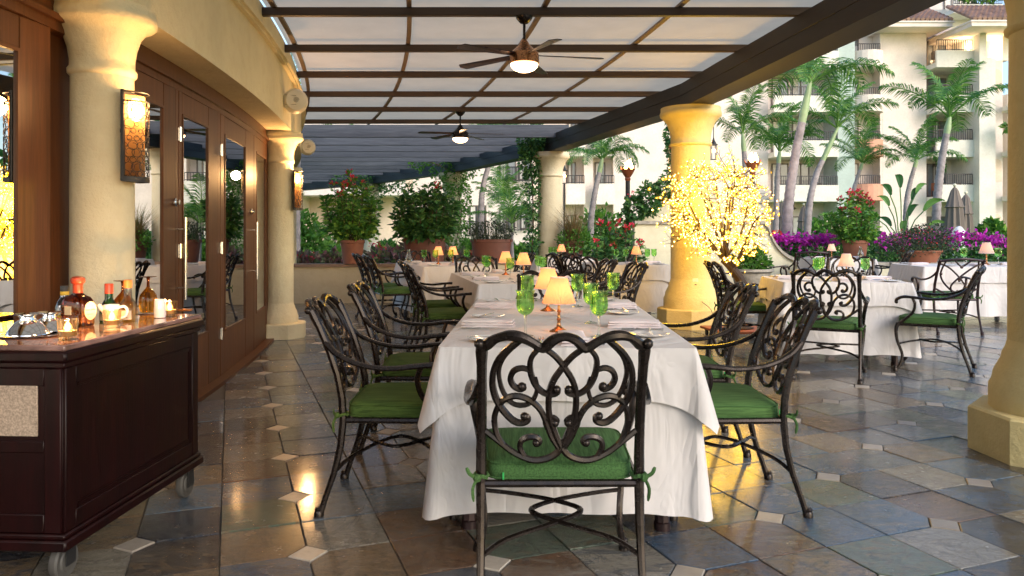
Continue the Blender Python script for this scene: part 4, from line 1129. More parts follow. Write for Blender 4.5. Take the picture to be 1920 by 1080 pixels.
# upturned amber goblets
def upturned(px, py, dy, label):
    x, y = cp(px,py); t = thing('amber_goblet', label, 'goblet', (x,y+dy,ZC), 0, 'upturned amber goblets')
    MB().lathe([(.034,0),(.040,.03),(.041,.055),(.036,.08),(.022,.10),(.010,.112),(.007,.12)], 24, cap=False).build('bowl', M['amber'], t)
    MB().lathe([(.007,.118),(.006,.145),(.008,.158),(.010,.162)], 12).build('stem', M['cognac'], t)
    MB().lathe([(.010,.160),(.037,.164),(.038,.166),(.001,.168)], 24).build('foot', M['cognac'], t)
upturned(208,602,.10,'upturned amber goblet behind the white creamer'); upturned(272,588,.03,'upturned amber goblet on a white saucer at the far end')
x, y = cp(272,588); sc_ = put(pl_me,'saucer',x,y+.03,ZC,0,'white saucer under the far upturned goblet','saucer',None); sc_.scale = (.7,.7,.35)
for o in bpy.data.objects:
    if o.get('label','').startswith('upturned amber goblet on'): o.location.z += .004
# creamer
x, y = cp(199,609); t = thing('creamer_pitcher', 'white porcelain creamer pitcher with spout pointing left', 'pitcher', (x,y+.04,ZC), R_(8))
m = MB(); m.lathe([(.027,0),(.030,.004),(.031,.04),(.030,.07),(.032,.078),(.030,.078),(.027,.06),(.027,.01),(.001,.008)], 24); m.build('body', M['porc'], t)
m = MB(); m.tube([(-.024,0,.055),(-.038,0,.066),(-.050,0,.078)], [.016,.012,.007], 10, cap=False); m.build('spout', M['porc'], t)
m = MB(); m.tube(spline([(.028,0,.066),(.05,0,.07),(.062,0,.055),(.055,0,.03),(.029,0,.02)],5), .0055, 8); m.build('handle', M['porc'], t)
x, y = cp(300,596); t = tag(MB().lathe([(.020,0),(.024,.003),(.026,.02),(.024,.075),(.021,.082),(.019,.08),(.001,.078)], 20).build('sugar_holder', M['porc']), 'small white porcelain cup beside the far candle', 'cup'); t.location = (x,y,ZC)
# silver vessels
for q, (px, py, s_, lab) in enumerate(((42,632,1.0,'mirror silver hourglass bowl at the left edge of the cart'),(84,624,.92,'mirror silver hourglass bowl just behind the first one'))):
    x, y = cp(px,py); m = MB(); m.lathe([(.072,0),(.071,.004),(.060,.022),(.045,.040),(.026,.052),(.0245,.058),(.030,.066),(.046,.074),(.044,.0745),(.026,.066),(.001,.062)], 28)
    o = tag(m.build('silver_bowl', M['pewter']), lab, 'bowl', 'mirror silver bowls'); o.location = (x,y+.03,ZC+.007); o.scale = (s_,)*3
x, y = cp(70,628); t = thing('serving_tray', 'scalloped silver tray under the silver bowls', 'tray', (x-.02,y+.03,ZC))
m = MB(); m.lathe([(.11,0),(.135,.002),(.14,.005),(.136,.006),(.11,.0035),(.001,.003)], 40); m.build('dish', M['pewter'], t)
x, y = cp(355,583); t = tag(MB().bbox(-.04,.04,-.012,.012,0,.012,.004).build('brass_clip', M['brass']), 'small brass clip lying at the far corner of the cart', 'clip'); t.location = (x-.02,y-.02,ZC)
# outlet on yellow column
x, y = pol(RO, 11.02)
t = thing('wall_outlet', 'ivory electric outlet on the yellow column', 'outlet', (x-.0,y-.243,.565))
MB().bbox(-.035,.035,-.012,.004,-.058,.058,.003).build('cover_plate', M['outlet'], t)
m = MB(); m.bbox(-.015,.015,-.03,-.012,-.04,-.01,.004); m.build('plug', M['black'], t)
cd = MB(); cd.tube(spline([(x,y-.27,.54),(x+.02,y-.28,.48),(x+.06,y-.33,.35),(x+.13,y-.50,.26),(x+.17,y-.62,.05),(x+.3,y-.8,.012),(x+.42,y-1.0,.05)],6), .004, 5)
tag(cd.build('power_cord', M['black']), 'thin black power cord hanging from the outlet to the blossom tree', 'cord')
# ------------------------------------------------------------------ lit blossom tree on its rolling board
TX, TY = 2.58, 8.75
t = thing('blossom_tree', 'artificial tree covered with glowing yellow led blossoms', 'light tree', (TX,TY,.12))
rs = random.Random(11)
m = MB(); tr = spline([(.0,0,0),(.02,0,.18),(.055,0,.35),(.04,0,.5),(-.05,0,.64),(-.16,0,.76)], 5); n = len(tr)
for off in ((0,0),(.022,.01),(-.015,.02)):
    m.tube([(p.x+off[0],p.y+off[1],p.z) for p in tr], [.052-.022*k/n for k in range(n)], 9)
m.build('trunk', M['bark'], t)
cc = Vector((-.24,0,1.36)); ER = Vector((.74,.55,.66)); top = tr[-1]
limbs = []; m = MB()
for k in range(13):
    a = 2*PI*k/13; el = (-.35,.15,.55,.95)[k % 4]
    e = cc+Vector((ER.x*.62*math.cos(a)*math.cos(el), ER.y*.6*math.sin(a)*math.cos(el), ER.z*.62*math.sin(el)))
    b = tr[-1] if k % 3 else tr[-6]
    mid = b.lerp(e,.5)+Vector((rs.uniform(-.05,.05),rs.uniform(-.05,.05),-.04)); sp = spline([b,mid,e],5)
    m.tube(sp, [.020-.013*q/10 for q in range(11)], 6, cap=False); limbs += sp[3:]
blos = []
for k in range(300):
    v = Vector((rs.gauss(0,1),rs.gauss(0,1),rs.gauss(0,1))).normalized()
    rr = rs.uniform(.55,1.04)
    e = cc+Vector((v.x*ER.x*rr, v.y*ER.y*rr, v.z*ER.z*rr))
    if e.z < .80: e.z = .80+rs.uniform(0,.2)
    b = min(limbs, key=lambda q:(q-e).length+.25*max(0,(cc-q).length-(cc-e).length)); mid = b.lerp(e,.5)+Vector((rs.gauss(0,.035),rs.gauss(0,.035),rs.gauss(0,.035)-.02))
    sp = spline([b,mid,e],4); m.tube(sp, [.0055-.004*q/8 for q in range(9)], 4, cap=False)
    for q in range(3,9):
        if rs.random() < .85: blos.append(sp[q]+Vector((rs.gauss(0,.018),rs.gauss(0,.018),rs.gauss(0,.018))))
    for q in range(2):
        e2 = sp[5+q]+Vector((rs.gauss(0,.08),rs.gauss(0,.08),rs.gauss(0,.08))); m.tube([sp[4+q],e2],[.003,.0015],3,cap=False); blos.append(e2)
br = m.build('branches', M['bark'], t)
m = MB()
for c in blos:
    s_ = rs.uniform(.014,.030)
    ax = Vector((rs.gauss(0,1),rs.gauss(0,1)-.8,rs.gauss(0,1))).normalized(); u = ax.orthogonal().normalized(); v = ax.cross(u)
    vs = [c+ax*s_*.3]
    for k in range(10):
        rr = s_ if k % 2 == 0 else s_*.5; an = 2*PI*k/10; vs.append(c+(u*math.cos(an)+v*math.sin(an))*rr-ax*(.004 if k%2 else 0))
    vs.append(c-ax*s_*.35)
    m.mi = 0; m.add(vs, [(0,1+k,1+(k+1)%10) for k in range(10)]+[(11,1+(k+1)%10,1+k) for k in range(10)])
    m.mi = 1; r_ = s_*rs.uniform(.34,.5); m.add([c+ax*r_,c+u*r_,c+v*r_,c-u*r_,c-v*r_,c-ax*r_],[(0,1,2),(0,2,3),(0,3,4),(0,4,1),(5,2,1),(5,3,2),(5,4,3),(5,1,4)])
m.build('led_blossoms', [M['fairy'], M['fairyc']], br, False, kind='stuff')
light('blossom_glow', 'POINT', (-.24,-.1,1.3), 38, (1,.55,.01), .42, t)
light('blossom_glow', 'POINT', (-.55,-.05,1.55), 34, (1,.55,.01), .25, t)
light('blossom_glow', 'POINT', (-.5,-.15,.75), 10, (1,.5,.03), .25, t)
b = thing('rolling_board', 'reddish wooden board on casters carrying the blossom tree', 'dolly', (TX,TY,0), R_(8))
MB().bbox(-.34,.34,-.3,.3,.075,.105,.006).build('board', M['redtrunk'], b)
for sx in (-1,1):
    for sy in (-1,1):
        m = MB(); m.lathe([(.001,-.012),(.028,-.012),(.031,0),(.028,.012),(.001,.012)], 14, cap=False); m.xf(Matrix.Translation((sx*.28,sy*.24,.031)) @ Matrix.Rotation(R_(90),4,'Y')); m.box(sx*.28-.02,sx*.28+.02,sy*.24-.02,sy*.24+.02,.055,.074); m.build('caster', M['black'], b)
m = MB(); m.lathe([(.16,0),(.17,.01),(.07,.03),(.001,.035)], 18); t_ = tag(m.build('tree_foot', M['bark']), None); t_.parent = t; t_.location = (0,0,-.014)

# ------------------------------------------------------------------ low walls round the terrace
def wallrun(name, label, pts, w, z1, mat, cap=True, zcap=.05, over=.04, z0=-.05):
    t = thing(name, label, 'wall', (pts[0][0],pts[0][1],0)); o = Vector((pts[0][0],pts[0][1],0))
    m = MB()
    for a, b in zip(pts, pts[1:]): m.obox(a, b, w, z0, z1)
    m.xf(Matrix.Translation(-o)); m.build('wall_body', mat, t)
    if cap:
        m = MB()
        for k, (a, b) in enumerate(zip(pts, pts[1:])): m.obox(a, b, w+2*over, z1+.001+.0006*k, z1+zcap)
        m.xf(Matrix.Translation(-o)); m.build('coping', M['capst'] if mat is M['low'] else M['stone'], t)
    return t
wallrun('low_wall', 'low tan stucco wall with brown coping at the back left, carrying the planters', [(-5.2,12.9),(-1.75,13.15)], .24, .61, M['low'])
wallrun('low_wall', 'low tan wall continuing behind the far tables toward the grey column', [(-1.72,13.2),(.35,14.6),(2.3,14.3)], .24, .61, M['low'])
wallrun('low_wall', 'low curved wall with grey coping behind the right tables', [(4.95,14.1),(5.7,13.75),(6.6,13.5),(7.6,13.45),(9.2,13.55),(11.5,14.0)], .26, .60, M['gwall'], zcap=.07)
# swooping garden wall
t = thing('garden_wall', 'pale cream garden wall whose top swoops down to the right behind the blossom tree', 'wall', (2.3,13.9,0))
xs = [2.2,2.6,3.1,3.6,4.1,4.52,4.58,4.63,4.68,4.75,4.84,4.95,5.08]
zs = [1.34,1.34,1.34,1.34,1.34,1.34,1.27,1.15,1.02,.91,.81,.73,.67]
poly = [(xs[0],-.05)]+list(zip(xs,zs))+[(xs[-1],-.05)]
poly = [(x-2.3,z) for x,z in poly]
m = MB(); m.xprism(poly[::-1], -.12, .12); m.build('wall_body', M['gwall'], t)
m = MB(); m.tube([(x-2.3,0,z+.03) for x,z in zip(xs,zs)], .17, 8, flat=.35)
# flat coping following the top
m = MB()
for (xa,za),(xb,zb) in zip(list(zip(xs,zs)),list(zip(xs[1:],zs[1:]))):
    m.add([(xa-2.3,-.17,za),(xb-2.3,-.17,zb),(xb-2.3,.17,zb),(xa-2.3,.17,za),(xa-2.3,-.17,za+.06),(xb-2.3,-.17,zb+.06),(xb-2.3,.17,zb+.06),(xa-2.3,.17,za+.06)],
          [(0,3,2,1),(4,5,6,7),(0,1,5,4),(1,2,6,5),(2,3,7,6),(3,0,4,7)])
m.build('coping', M['stone'], t)
t = thing('gable_wall', 'pale bell shaped gable with a tall pier behind the yellow column, vines on its slopes', 'wall', (2.4,14.6,0))
m = MB(); m.xprism([(-.05,0),(2.2,0),(2.15,1.46),(1.9,1.55),(1.7,1.75),(1.5,2.0),(1.15,2.1),(1.1,3.0),(.63,3.0),(.63,2.05),(.45,1.85),(.2,1.6),(-.05,1.45)][::-1], 0, .3); m.build('wall_body', M['gwall'], t)

# ------------------------------------------------------------------ plants
def leafquad(m, c, d, s, w, rs, fold=.25):
    # a leaf: bent diamond of four triangles (2 quads)
    d = d.normalized(); side = d.cross(Vector((rs.gauss(0,1),rs.gauss(0,1),rs.gauss(0,.6)+.8))).normalized()
    up = side.cross(d); p0 = c; p1 = c+d*s*.5+side*w+up*fold*w; p2 = c+d*s+up*-fold*s*.4; p3 = c+d*s*.5-side*w+up*fold*w; pm = c+d*s*.55
    m.add([p0,p1,p2,p3,pm], [(0,1,4),(1,2,4),(2,3,4),(3,0,4)])
def foliage(seed, blobs, n, size, mb=None, up=.25, wr=.28, shell=.55, floor_=None):
    rs = random.Random(seed); m = mb or MB(); tot = sum(b[3]*b[4]*b[5] for b in blobs)
    for (x,y,z,rx,ry,rz) in blobs:
        for _ in range(max(4,int(n*rx*ry*rz/tot))):
            v = Vector((rs.gauss(0,1),rs.gauss(0,1),rs.gauss(0,1))).normalized()
            r = shell+(1-shell)*rs.random()**.6; r *= rs.uniform(.82,1.12)
            c = Vector((x+v.x*rx*r, y+v.y*ry*r, z+v.z*rz*r))
            if floor_ is not None and c.z < floor_: continue
            d = (v+Vector((rs.gauss(0,.7),rs.gauss(0,.7),rs.gauss(0,.7)+up)))
            s = size*rs.uniform(.6,1.3); leafquad(m, c, d, s, s*wr, rs)
    return m
def flowers(seed, pts, r, n, size):
    rs = random.Random(seed); m = MB()
    for p in pts:
        for _ in range(n):
            v = Vector((rs.gauss(0,1),rs.gauss(0,1),rs.gauss(0,1))).normalized(); leafquad(m, Vector(p)+v*r*rs.uniform(.3,1), v+Vector((0,0,.4)), size*rs.uniform(.6,1.2), size*.35, rs)
    return m
def heads(seed, pts, r, n, size, mat, par):
    for k, p in enumerate(pts): flowers(seed+k, [p], r, n, size).build('flower_head', mat, par, False)
def stems(seed, base, tips_, r):
    rs = random.Random(seed); m = MB()
    for p in tips_:
        b = Vector(base)+Vector((rs.uniform(-.08,.08),rs.uniform(-.05,.05),0)); e = Vector(p); mid = (b+e)/2+Vector((rs.uniform(-.05,.05),rs.uniform(-.05,.05),.05))
        m.tube(spline([b,mid,e],3), [r*(1-.1*k) for k in range(7)], 5, cap=False)
    return m
def pot(m, rx, ry, h, taper=.78, rim=True, c=(0,0,0)):
    prof = [(taper,0),(1-.03,h*.86),(1.03,h*.87),(1.04,h),(.95,h),(.93,h*.88),(.001,h*.86)] if rim else [(taper,0),(1,h),(.95,h),(.9,h*.9),(.001,h*.9)]
    o = len(m.v); m.lathe(prof, 28); m.xf(Matrix.Translation(c) @ Matrix.Diagonal((rx,ry,1,1)), o); return m
ZW = .665
def planter(name, label, x, y, z, rx, ry, h, mat, plant, group=None, taper=.78):
    t = thing(name, label, 'planter', (x,y,z), 0, group); pot(MB(), rx, ry, h, taper).build('pot', mat, t); return t
def plant(label, cat, x, y, z, blobs, n, size, seed, mat='leaf', name='shrub', flw=None, fm='red', fs=.05, stemr=.008, group=None, **kw):
    t = thing(name, label, cat, (x,y,z), 0, group)
    foliage(seed, blobs, n, size, **kw).build('foliage', M[mat], t, False)
    rs = random.Random(seed+5)
    if stemr: stems(seed, (0,0,-.02), [(b[0]+rs.uniform(-.5,.5)*b[3],b[1],b[2]+b[5]*rs.uniform(0,.8)) for b in blobs for _ in range(3)], stemr).build('stems', M['stem'], t)
    if flw: heads(seed+9, flw, .05 if fs < .06 else .09, 16, fs, M[fm], t)
    return t
def stalkplant(label, x, y, z, rx, ry, h, n, size, seed, mat, fl=0, base=.12, under=500, fm='red', fsz=.05):
    """upright shrub: many curved stalks, whorled leaves towards their tips, flower heads on some"""
    t = thing('shrub', label, 'shrub', (x,y,z)); rs = random.Random(seed); lf = MB(); st = MB(); tips_ = []
    for k in range(n):
        a = 2*PI*k*.382+rs.uniform(-.3,.3); q = math.sqrt((k+.5)/n); hh = h*(1-.42*q*q)*rs.uniform(.72,1.12)
        b = Vector((rs.uniform(-base,base), rs.uniform(-base,base)*.6, -.03)); e = Vector((rx*q*math.cos(a)*rs.uniform(.85,1.1), ry*q*math.sin(a), hh))
        mid = Vector((b.x+(e.x-b.x)*.75, b.y+(e.y-b.y)*.75, hh*.42)); sp = spline([b,mid,e], 6); st.tube(sp, [.010-.006*i/12 for i in range(13)], 4, cap=False)
        tips_.append((hh, e))
        for i in range(3, 13):
            c = sp[i]; d0 = (sp[i]-sp[i-1]).normalized(); m_ = 5 if i < 10 else 8
            for w in range(m_):
                an = 2*PI*w/m_+i*1.1; o = d0.orthogonal().normalized(); o = Matrix.Rotation(an,3,d0) @ o
                d = o*rs.uniform(.7,1.0)+d0*rs.uniform(.15,.9 if i > 9 else .5)+Vector((0,0,-.1)); s_ = size*rs.uniform(.65,1.2); leafquad(lf, c+Vector((rs.gauss(0,.012),rs.gauss(0,.012),rs.gauss(0,.012))), d, s_, s_*.19, rs)
    if under: foliage(seed+1, [(0,0,h*.22,rx*.8,ry*.8,h*.22)], under, size, lf)
    lf.build('foliage', M[mat], t, False); st.build('stems', M['stem'], t)
    tips_.sort(key=lambda q: -q[0]-.3*rs.random())
    for q in range(fl): flowers(seed+30+q, [tips_[q][1]+Vector((0,-.03,.035))], .045, 16, fsz).build('flower_head', M[fm], t, False)
    return t
# round pot with red flowered shrub
X, Y = -2.70, 13.0
planter('flower_pot', 'round terracotta pot on the low wall under the red flowered shrub', X, Y, ZW, .20, .20, .40, M['terra'], None)
stalkplant('tall leafy shrub with red flower heads in the round pot', X, Y, ZW+.36, .52, .42, 1.08, 34, .12, 31, 'leaf', 9)
X, Y = -1.52, 13.35
t = thing('trough_planter', 'long dark terracotta trough under the dense glossy shrub', 'planter', (X,Y,ZW)); pot(MB(), .38, .18, .42, .86).build('pot', M['terrad'], t)
stalkplant('dense dark glossy shrub in the long trough', X, Y, ZW+.36, .58, .38, .98, 40, .135, 33, 'leafd', 2, base=.3, under=900)
X, Y = -.38, 14.15
t = thing('trough_planter', 'dark terracotta trough under the thin dark grassy plant', 'planter', (X,Y,ZW)); pot(MB(), .38, .18, .40, .86).build('pot', M['terrad'], t)
def blades(seed, n, rx, ry, h, w, lean=.35, seg=3):
    rs = random.Random(seed); m = MB()
    for _ in range(n):
        b = Vector((rs.uniform(-rx,rx), rs.uniform(-ry,ry), 0)); a = rs.uniform(0,6.28); L = h*rs.uniform(.55,1.1); ln = lean*rs.uniform(.2,1.2)
        d = Vector((math.cos(a)*ln,math.sin(a)*ln,1)); sd_ = Vector((-math.sin(a),math.cos(a),0))*w; vs = []
        for k in range(seg+1):
            f = k/seg; c = b+Vector((d.x*f*L*(.4+.8*f), d.y*f*L*(.4+.8*f), L*f*(1-.25*ln*f))); ww = 1-f*.9; vs += [c-sd_*ww, c+sd_*ww]
        m.add(vs, [(2*k,2*k+1,2*k+3,2*k+2) for k in range(seg)])
    return m
t = thing('grassy_plant', 'thin dark wispy plant filling the trough left of the grey column', 'plant', (X,Y,ZW+.36)); 
mm = blades(5, 260, .36, .15, .46, .005); foliage(6, [(0,0,.18,.44,.2,.2)], 900, .045, mm); mm.build('foliage', M['leafg'], t, False)
X, Y = 1.18, 14.85
planter('flower_pot', 'dark square looking pot right of the grey column with straw coloured spiky plant', X, Y, .66, .22, .2, .36, M['terrad'], None)
t = thing('spiky_plant', 'straw coloured spiky grass in the pot right of the grey column', 'plant', (X,Y,.98)); blades(8, 240, .12, .1, .78, .009, .75, 4).build('foliage', M['straw'], t, False)
foliage(9, [(0,-.1,.05,.34,.2,.2)], 500, .07).build('undergrowth', M['leafl'], t, False)
# euphorbia like shrub with red heads
stalkplant('green shrub with several red flower clusters left of the yellow column', 1.85, 13.7, .02, .56, .42, 1.32, 36, .13, 41, 'leafd', 12, base=.2, under=900, fsz=.06)
# vines
def vine(label, pts, rad, n, seed, size=.075, mat='leafd', fl=None):
    t = thing('climbing_vine', label, 'vine', pts[0]); o = Vector(pts[0]); bl = []
    for k, p in enumerate(pts):
        r = rad[k] if hasattr(rad,'__len__') else rad; q = Vector(p)-o; bl.append((q.x,q.y,q.z,r,r,r*1.5))
    foliage(seed, bl, n, size, up=-.3).build('foliage', M[mat], t, False)
    m = MB(); m.tube(spline([Vector(p)-o for p in pts],3), .014, 5, cap=False); m.build('stem', M['stem'], t)
    if fl: heads(seed+2, [Vector(f)-o for f in fl], .06, 12, .045, M['red'], t)
    return t
cx, cy = pol(RO, 19.65)
vine('leafy vine climbing the left side of the grey column up to the beam', [(cx-.42,cy-.1,.2),(cx-.38,cy-.1,.6),(cx-.36,cy-.15,1.0),(cx-.34,cy-.1,1.4),(cx-.35,cy-.12,1.8),(cx-.36,cy-.12,2.2),(cx-.40,cy-.15,2.6),(cx-.38,cy-.15,3.0),(cx-.3,cy-.2,3.05)],
     [.2,.17,.16,.15,.16,.17,.22,.26,.2], 3200, 51, .08)
cx, cy = pol(RO, 28.38)
vine('pale leafy vine covering the far column', [(cx+.1,cy-.2,.6),(cx+.15,cy-.3,1.1),(cx+.25,cy-.3,1.6),(cx+.2,cy-.3,2.1),(cx+.1,cy-.3,2.6),(cx-.3,cy-.3,2.95),(cx-.9,cy-.2,3.15),(cx+.45,cy-.2,3.0)], [.32,.30,.30,.34,.32,.3,.25,.25], 3000, 53, .085, 'leafl')
cx, cy = pol(RO, 36.9)
vine('dark vine hanging over the end of the pergola', [(cx+.6,cy-.3,3.0),(cx,cy-.3,3.1),(cx-.8,cy-.3,3.15),(cx+1.2,cy-.4,3.0),(cx+.1,cy-.3,2.5)], .4, 1800, 54, .1, 'leafd')
vine('dark vine with small red flowers hanging on the wall edge left of the yellow column', [(3.03,14.3,3.3),(3.02,14.3,3.0),(3.0,14.3,2.7),(3.0,14.3,2.4),(2.85,14.3,2.0),(2.55,14.3,1.8),(2.3,14.4,1.6),(2.15,14.4,1.45)], [.14,.16,.13,.10,.16,.2,.18,.12], 2600, 55, .09, fl=[(2.93,14.15,2.8),(2.98,14.1,2.5),(2.2,14.1,1.9)])
# right hand plants
X, Y = wx(1603,14.7), 14.7
planter('flower_pot', 'round terracotta pot under the big red flowered shrub at right', X, Y, .62, .23, .23, .42, M['terra'], None)
stalkplant('big shrub with many red flower clusters in front of the coral balcony', X, Y, .98, .46, .38, .92, 34, .11, 61, 'leaf', 15, fsz=.06)
X, Y = wx(1720,13.6), 13.5
planter('bowl_planter', 'wide shallow terracotta bowl on the low wall at right', X, Y, .66, .36, .3, .22, M['terra'], None, taper=.7)
t = thing('bushy_plant', 'spreading reddish green bush in the wide terracotta bowl', 'plant', (X,Y,.84))
mm = foliage(63, [(0,0,.16,.60,.38,.26),(.15,0,.3,.38,.3,.22),(-.3,-.1,.1,.3,.3,.16)], 2600, .05); mm.build('foliage', M['leafg'], t, False)
foliage(64, [(0,0,.2,.6,.38,.26)], 260, .035).build('tips', M['red'], t, False)
blades(65, 110, .35, .2, .5, .004, .9).build('twigs', M['leafl'], t, False)
X, Y = wx(1408,12.6), 12.6
t = thing('stone_urn', 'weathered grey stone urn against the cream garden wall', 'urn', (X,Y,0))
MB().lathe([(.20,0),(.20,.06),(.13,.10),(.10,.18),(.17,.26),(.27,.36),(.30,.50),(.31,.53),(.36,.56),(.36,.60),(.31,.60),(.001,.56)], 28).build('urn_body', M['stone'], t)
t = thing('potted_flowers', 'low green plant with pink blooms growing in the stone urn', 'plant', (X,Y,.58))
foliage(66, [(0,0,.12,.30,.28,.18),(0,0,.28,.15,.15,.12)], 900, .09).build('foliage', M['leafl'], t, False); heads(67, [(-.05,0,.42),(.06,-.05,.36)], .06, 14, .045, M['red'], t)
# bougainvillea hedge
t = thing('bougainvillea_hedge', 'long dark hedge topped with magenta bougainvillea behind the right tables', 'hedge', (8.5,15.6,0))
bl = [(-3.6+.62*k, .12*math.sin(k*1.7), .55+.03*math.sin(k), .46, .42, .56) for k in range(15)]
m = foliage(70, bl, 15000, .085, up=.2, shell=.7); m.build('foliage', M['leafd'], t, False)
rs = random.Random(71); m = MB()
for k in range(6500):
    x = rs.uniform(-3.6,5.0); dens = .35+.65*(.5+.5*math.sin(x*2.3+1))*(1 if x > .9 or x < -2.2 else .45)
    if rs.random() > dens: continue
    c = Vector((x, rs.uniform(-.42,.3), 1.06+rs.gauss(0,.055)-(.25*rs.random()**3 if rs.random() < .3 else 0)+.03*math.sin(x*3))); leafquad(m, c, Vector((rs.gauss(0,1),rs.gauss(0,1)-.6,rs.gauss(0,1)+.5)), rs.uniform(.06,.10), .03, rs)
m.build('bracts', M['mag'], t, False)
flowers(72, [(-3.75,-.35,1.15),(-3.6,-.3,1.05),(-3.8,-.3,.95),(-3.4,-.4,1.0),(-3.2,-.2,1.13)], .1, 30, .07).build('red_blooms', M['red'], t, False)
# garden shrubs: (px, d, width, height, mat, label)
gs = [(640,18,.8,.75,'leafp','variegated red tipped shrub left of the round flower pot'),(562,16.2,1.1,.75,'leafp','green shrub with red tips in the garden by the far wall column'),(740,17,1.2,.95,'leafp','purple leaved shrub right of the round flower pot'),
      (566,24,1.5,2.0,'leafl','large light green bush at the left garden edge'),(628,27,1.0,.75,'leaf','small green bush before the porch'),(735,24,1.2,.9,'leaf','broad bush behind the round flower pot'),
      (865,17,1.2,.85,'leafp','purple shrub between the two troughs'),(880,22,1.4,1.0,'leafl','light bush under the far vine'),(968,20,1.2,1.0,'leafl','light green bush behind the grassy trough'),
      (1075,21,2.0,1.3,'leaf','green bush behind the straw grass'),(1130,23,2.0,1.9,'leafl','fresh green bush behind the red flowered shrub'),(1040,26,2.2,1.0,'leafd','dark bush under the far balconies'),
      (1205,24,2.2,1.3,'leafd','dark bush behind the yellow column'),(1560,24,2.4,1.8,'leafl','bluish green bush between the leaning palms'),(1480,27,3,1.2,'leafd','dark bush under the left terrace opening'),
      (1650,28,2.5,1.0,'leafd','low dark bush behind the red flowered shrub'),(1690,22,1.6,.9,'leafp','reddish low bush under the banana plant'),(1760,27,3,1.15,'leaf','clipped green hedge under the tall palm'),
      (1848,26,2.6,1.2,'leaf','clipped green hedge beside the closed umbrellas'),(1868,24,1.0,1.7,'leaf','small round topped shrub at the far right'),(1525,20,1.4,1.0,'leafl','small shrub behind the magenta hedge at left')]
for k, (px, d, w, h, mt, lab) in enumerate(gs):
    t = thing('garden_shrub', lab, 'shrub', (wx(px,d), d, 0)); rs = random.Random(200+k)
    bl = [(rs.uniform(-.3,.3)*w, rs.uniform(-.2,.2)*w, h*rs.uniform(.35,.7), w*rs.uniform(.24,.36), w*.28, h*rs.uniform(.25,.38)) for _ in range(5)]
    foliage(300+k, bl, 1500, .10+.004*d, up=.3).build('foliage', M[mt], t, False)
    m = MB(); m.tube([(0,0,0),(.02,0,h*.5)], .03, 5); m.build('stem', M['stem'], t)
    if mt == 'leafp' and d < 18: heads(400+k, [(rs.uniform(-.45,.45)*w,-.2*w,h*rs.uniform(.6,1.0)) for _ in range(10)], .06, 8, .05, M['red'], t)
# ------------------------------------------------------------------ palms
def frond_mesh(seed, L, droop, nl=46, lw=.018, ll=.58):
    rs = random.Random(seed); m = MB(); n = 14; pts = []; p = Vector((0,0,0)); el = R_(62)
    for k in range(n+1):
        pts.append(p.copy()); a = el-droop*(k/n)**1.3*1.9; p = p+Vector((math.cos(a),0,math.sin(a)))*L/n
    m.tube(pts, [.022*(1-.8*k/n)+.003 for k in range(n+1)], 4, cap=False)
    for s in (-1,1):
        for k in range(nl):
            f = .14+.86*k/nl; i = min(int(f*n), n-1); q = pts[i].lerp(pts[i+1], f*n-i); tdir = (pts[i+1]-pts[i]).normalized()
            l = ll*L/2.2*math.sin(PI*min(1,(f*.92+.10)))**.6*rs.uniform(.85,1.1)+.06
            d = (tdir*rs.uniform(.55,.8)+Vector((0,s,0))*rs.uniform(.8,1.0)+Vector((0,0,rs.uniform(-.1,.35)))).normalized(); g_ = Vector((0,0,-.34*l))
            wv = tdir*lw; a = q; b = q+d*l*.5+Vector((0,0,.02)); c = q+d*l+g_
            m.add([a-wv*.5,a+wv*.5,b-wv,b+wv,c], [(0,1,3,2),(2,3,4)])
    return m
fronds = [frond_mesh(k, 2.0, dr).mesh('frond', M['palm'], False) for k, dr in enumerate((.8,1.0,1.15,1.35,.5))]
def palm(label, d, pts, rtr, L, shaft=.6, nf=13, seed=0, group='feather palms in the garden'):
    # pts: trunk way points (px, z) at distance d
    P = [(wx(px,d), d, z) for px, z in pts]; o = Vector((P[0][0], d, 0)); t = thing('palm_tree', label, 'palm tree', o, 0, group)
    sp = spline([Vector(p)-o for p in P], 16); sp2 = []; R = []
    n = len(sp)
    for k in range(n): sp2.append(sp[k]); R.append(rtr*(1-.35*k/n)*(1.09 if k % 2 else .96))
    m = MB(); m.tube(sp2, R, 10, cap=False); m.build('trunk', M['trunk'], t)
    d0 = (sp[-1]-sp[-3]).normalized(); e = sp[-1]; tp = e+d0*shaft
    m = MB(); m.tube([e-d0*.02,e+d0*shaft*.3,e+d0*shaft*.7,tp], [rtr*.68,rtr*.74,rtr*.55,rtr*.34], 10); m.build('crownshaft', M['shaft'], t)
    rs = random.Random(seed+70)
    for k in range(nf):
        q = bpy.data.objects.new('frond', fronds[k % 5] if k > 2 else fronds[4]); C.objects.link(q); q.parent = t; q.location = tp-d0*.05
        s = L/2.0*rs.uniform(.85,1.1); q.scale = (s,s,s); q.rotation_euler = (rs.uniform(-.15,.15), rs.uniform(-.12,.55) if k > 2 else rs.uniform(-.5,-.2), 2*PI*k*.382+rs.uniform(-.2,.2))
    return t
def zz(py, d): return wz(py, d)
D = 16; palm('tall palm with ringed trunk leaning right, just right of the blossom tree', D, [(1474,0),(1477,zz(400,D)),(1490,zz(300,D)),(1504,zz(228,D))], .12, 1.95, .85, 9, 1)
D = 20; palm('palm leaning right behind the tallest leaning one', D, [(1510,0),(1517,zz(390,D)),(1530,zz(330,D)),(1543,zz(300,D))], .098, 1.8, .95, 9, 2)
D = 25; palm('tall palm in front of the right balconies', D, [(1752,0),(1757,zz(380,D)),(1766,zz(300,D)),(1775,zz(250,D))], .145, 2.4, .55, 9, 3)
D = 27; palm('short palm between coral balcony and tall palm', D, [(1697,0),(1699,zz(390,D)),(1706,zz(345,D)),(1715,zz(313,D))], .10, 1.8, .3, 11, 4)
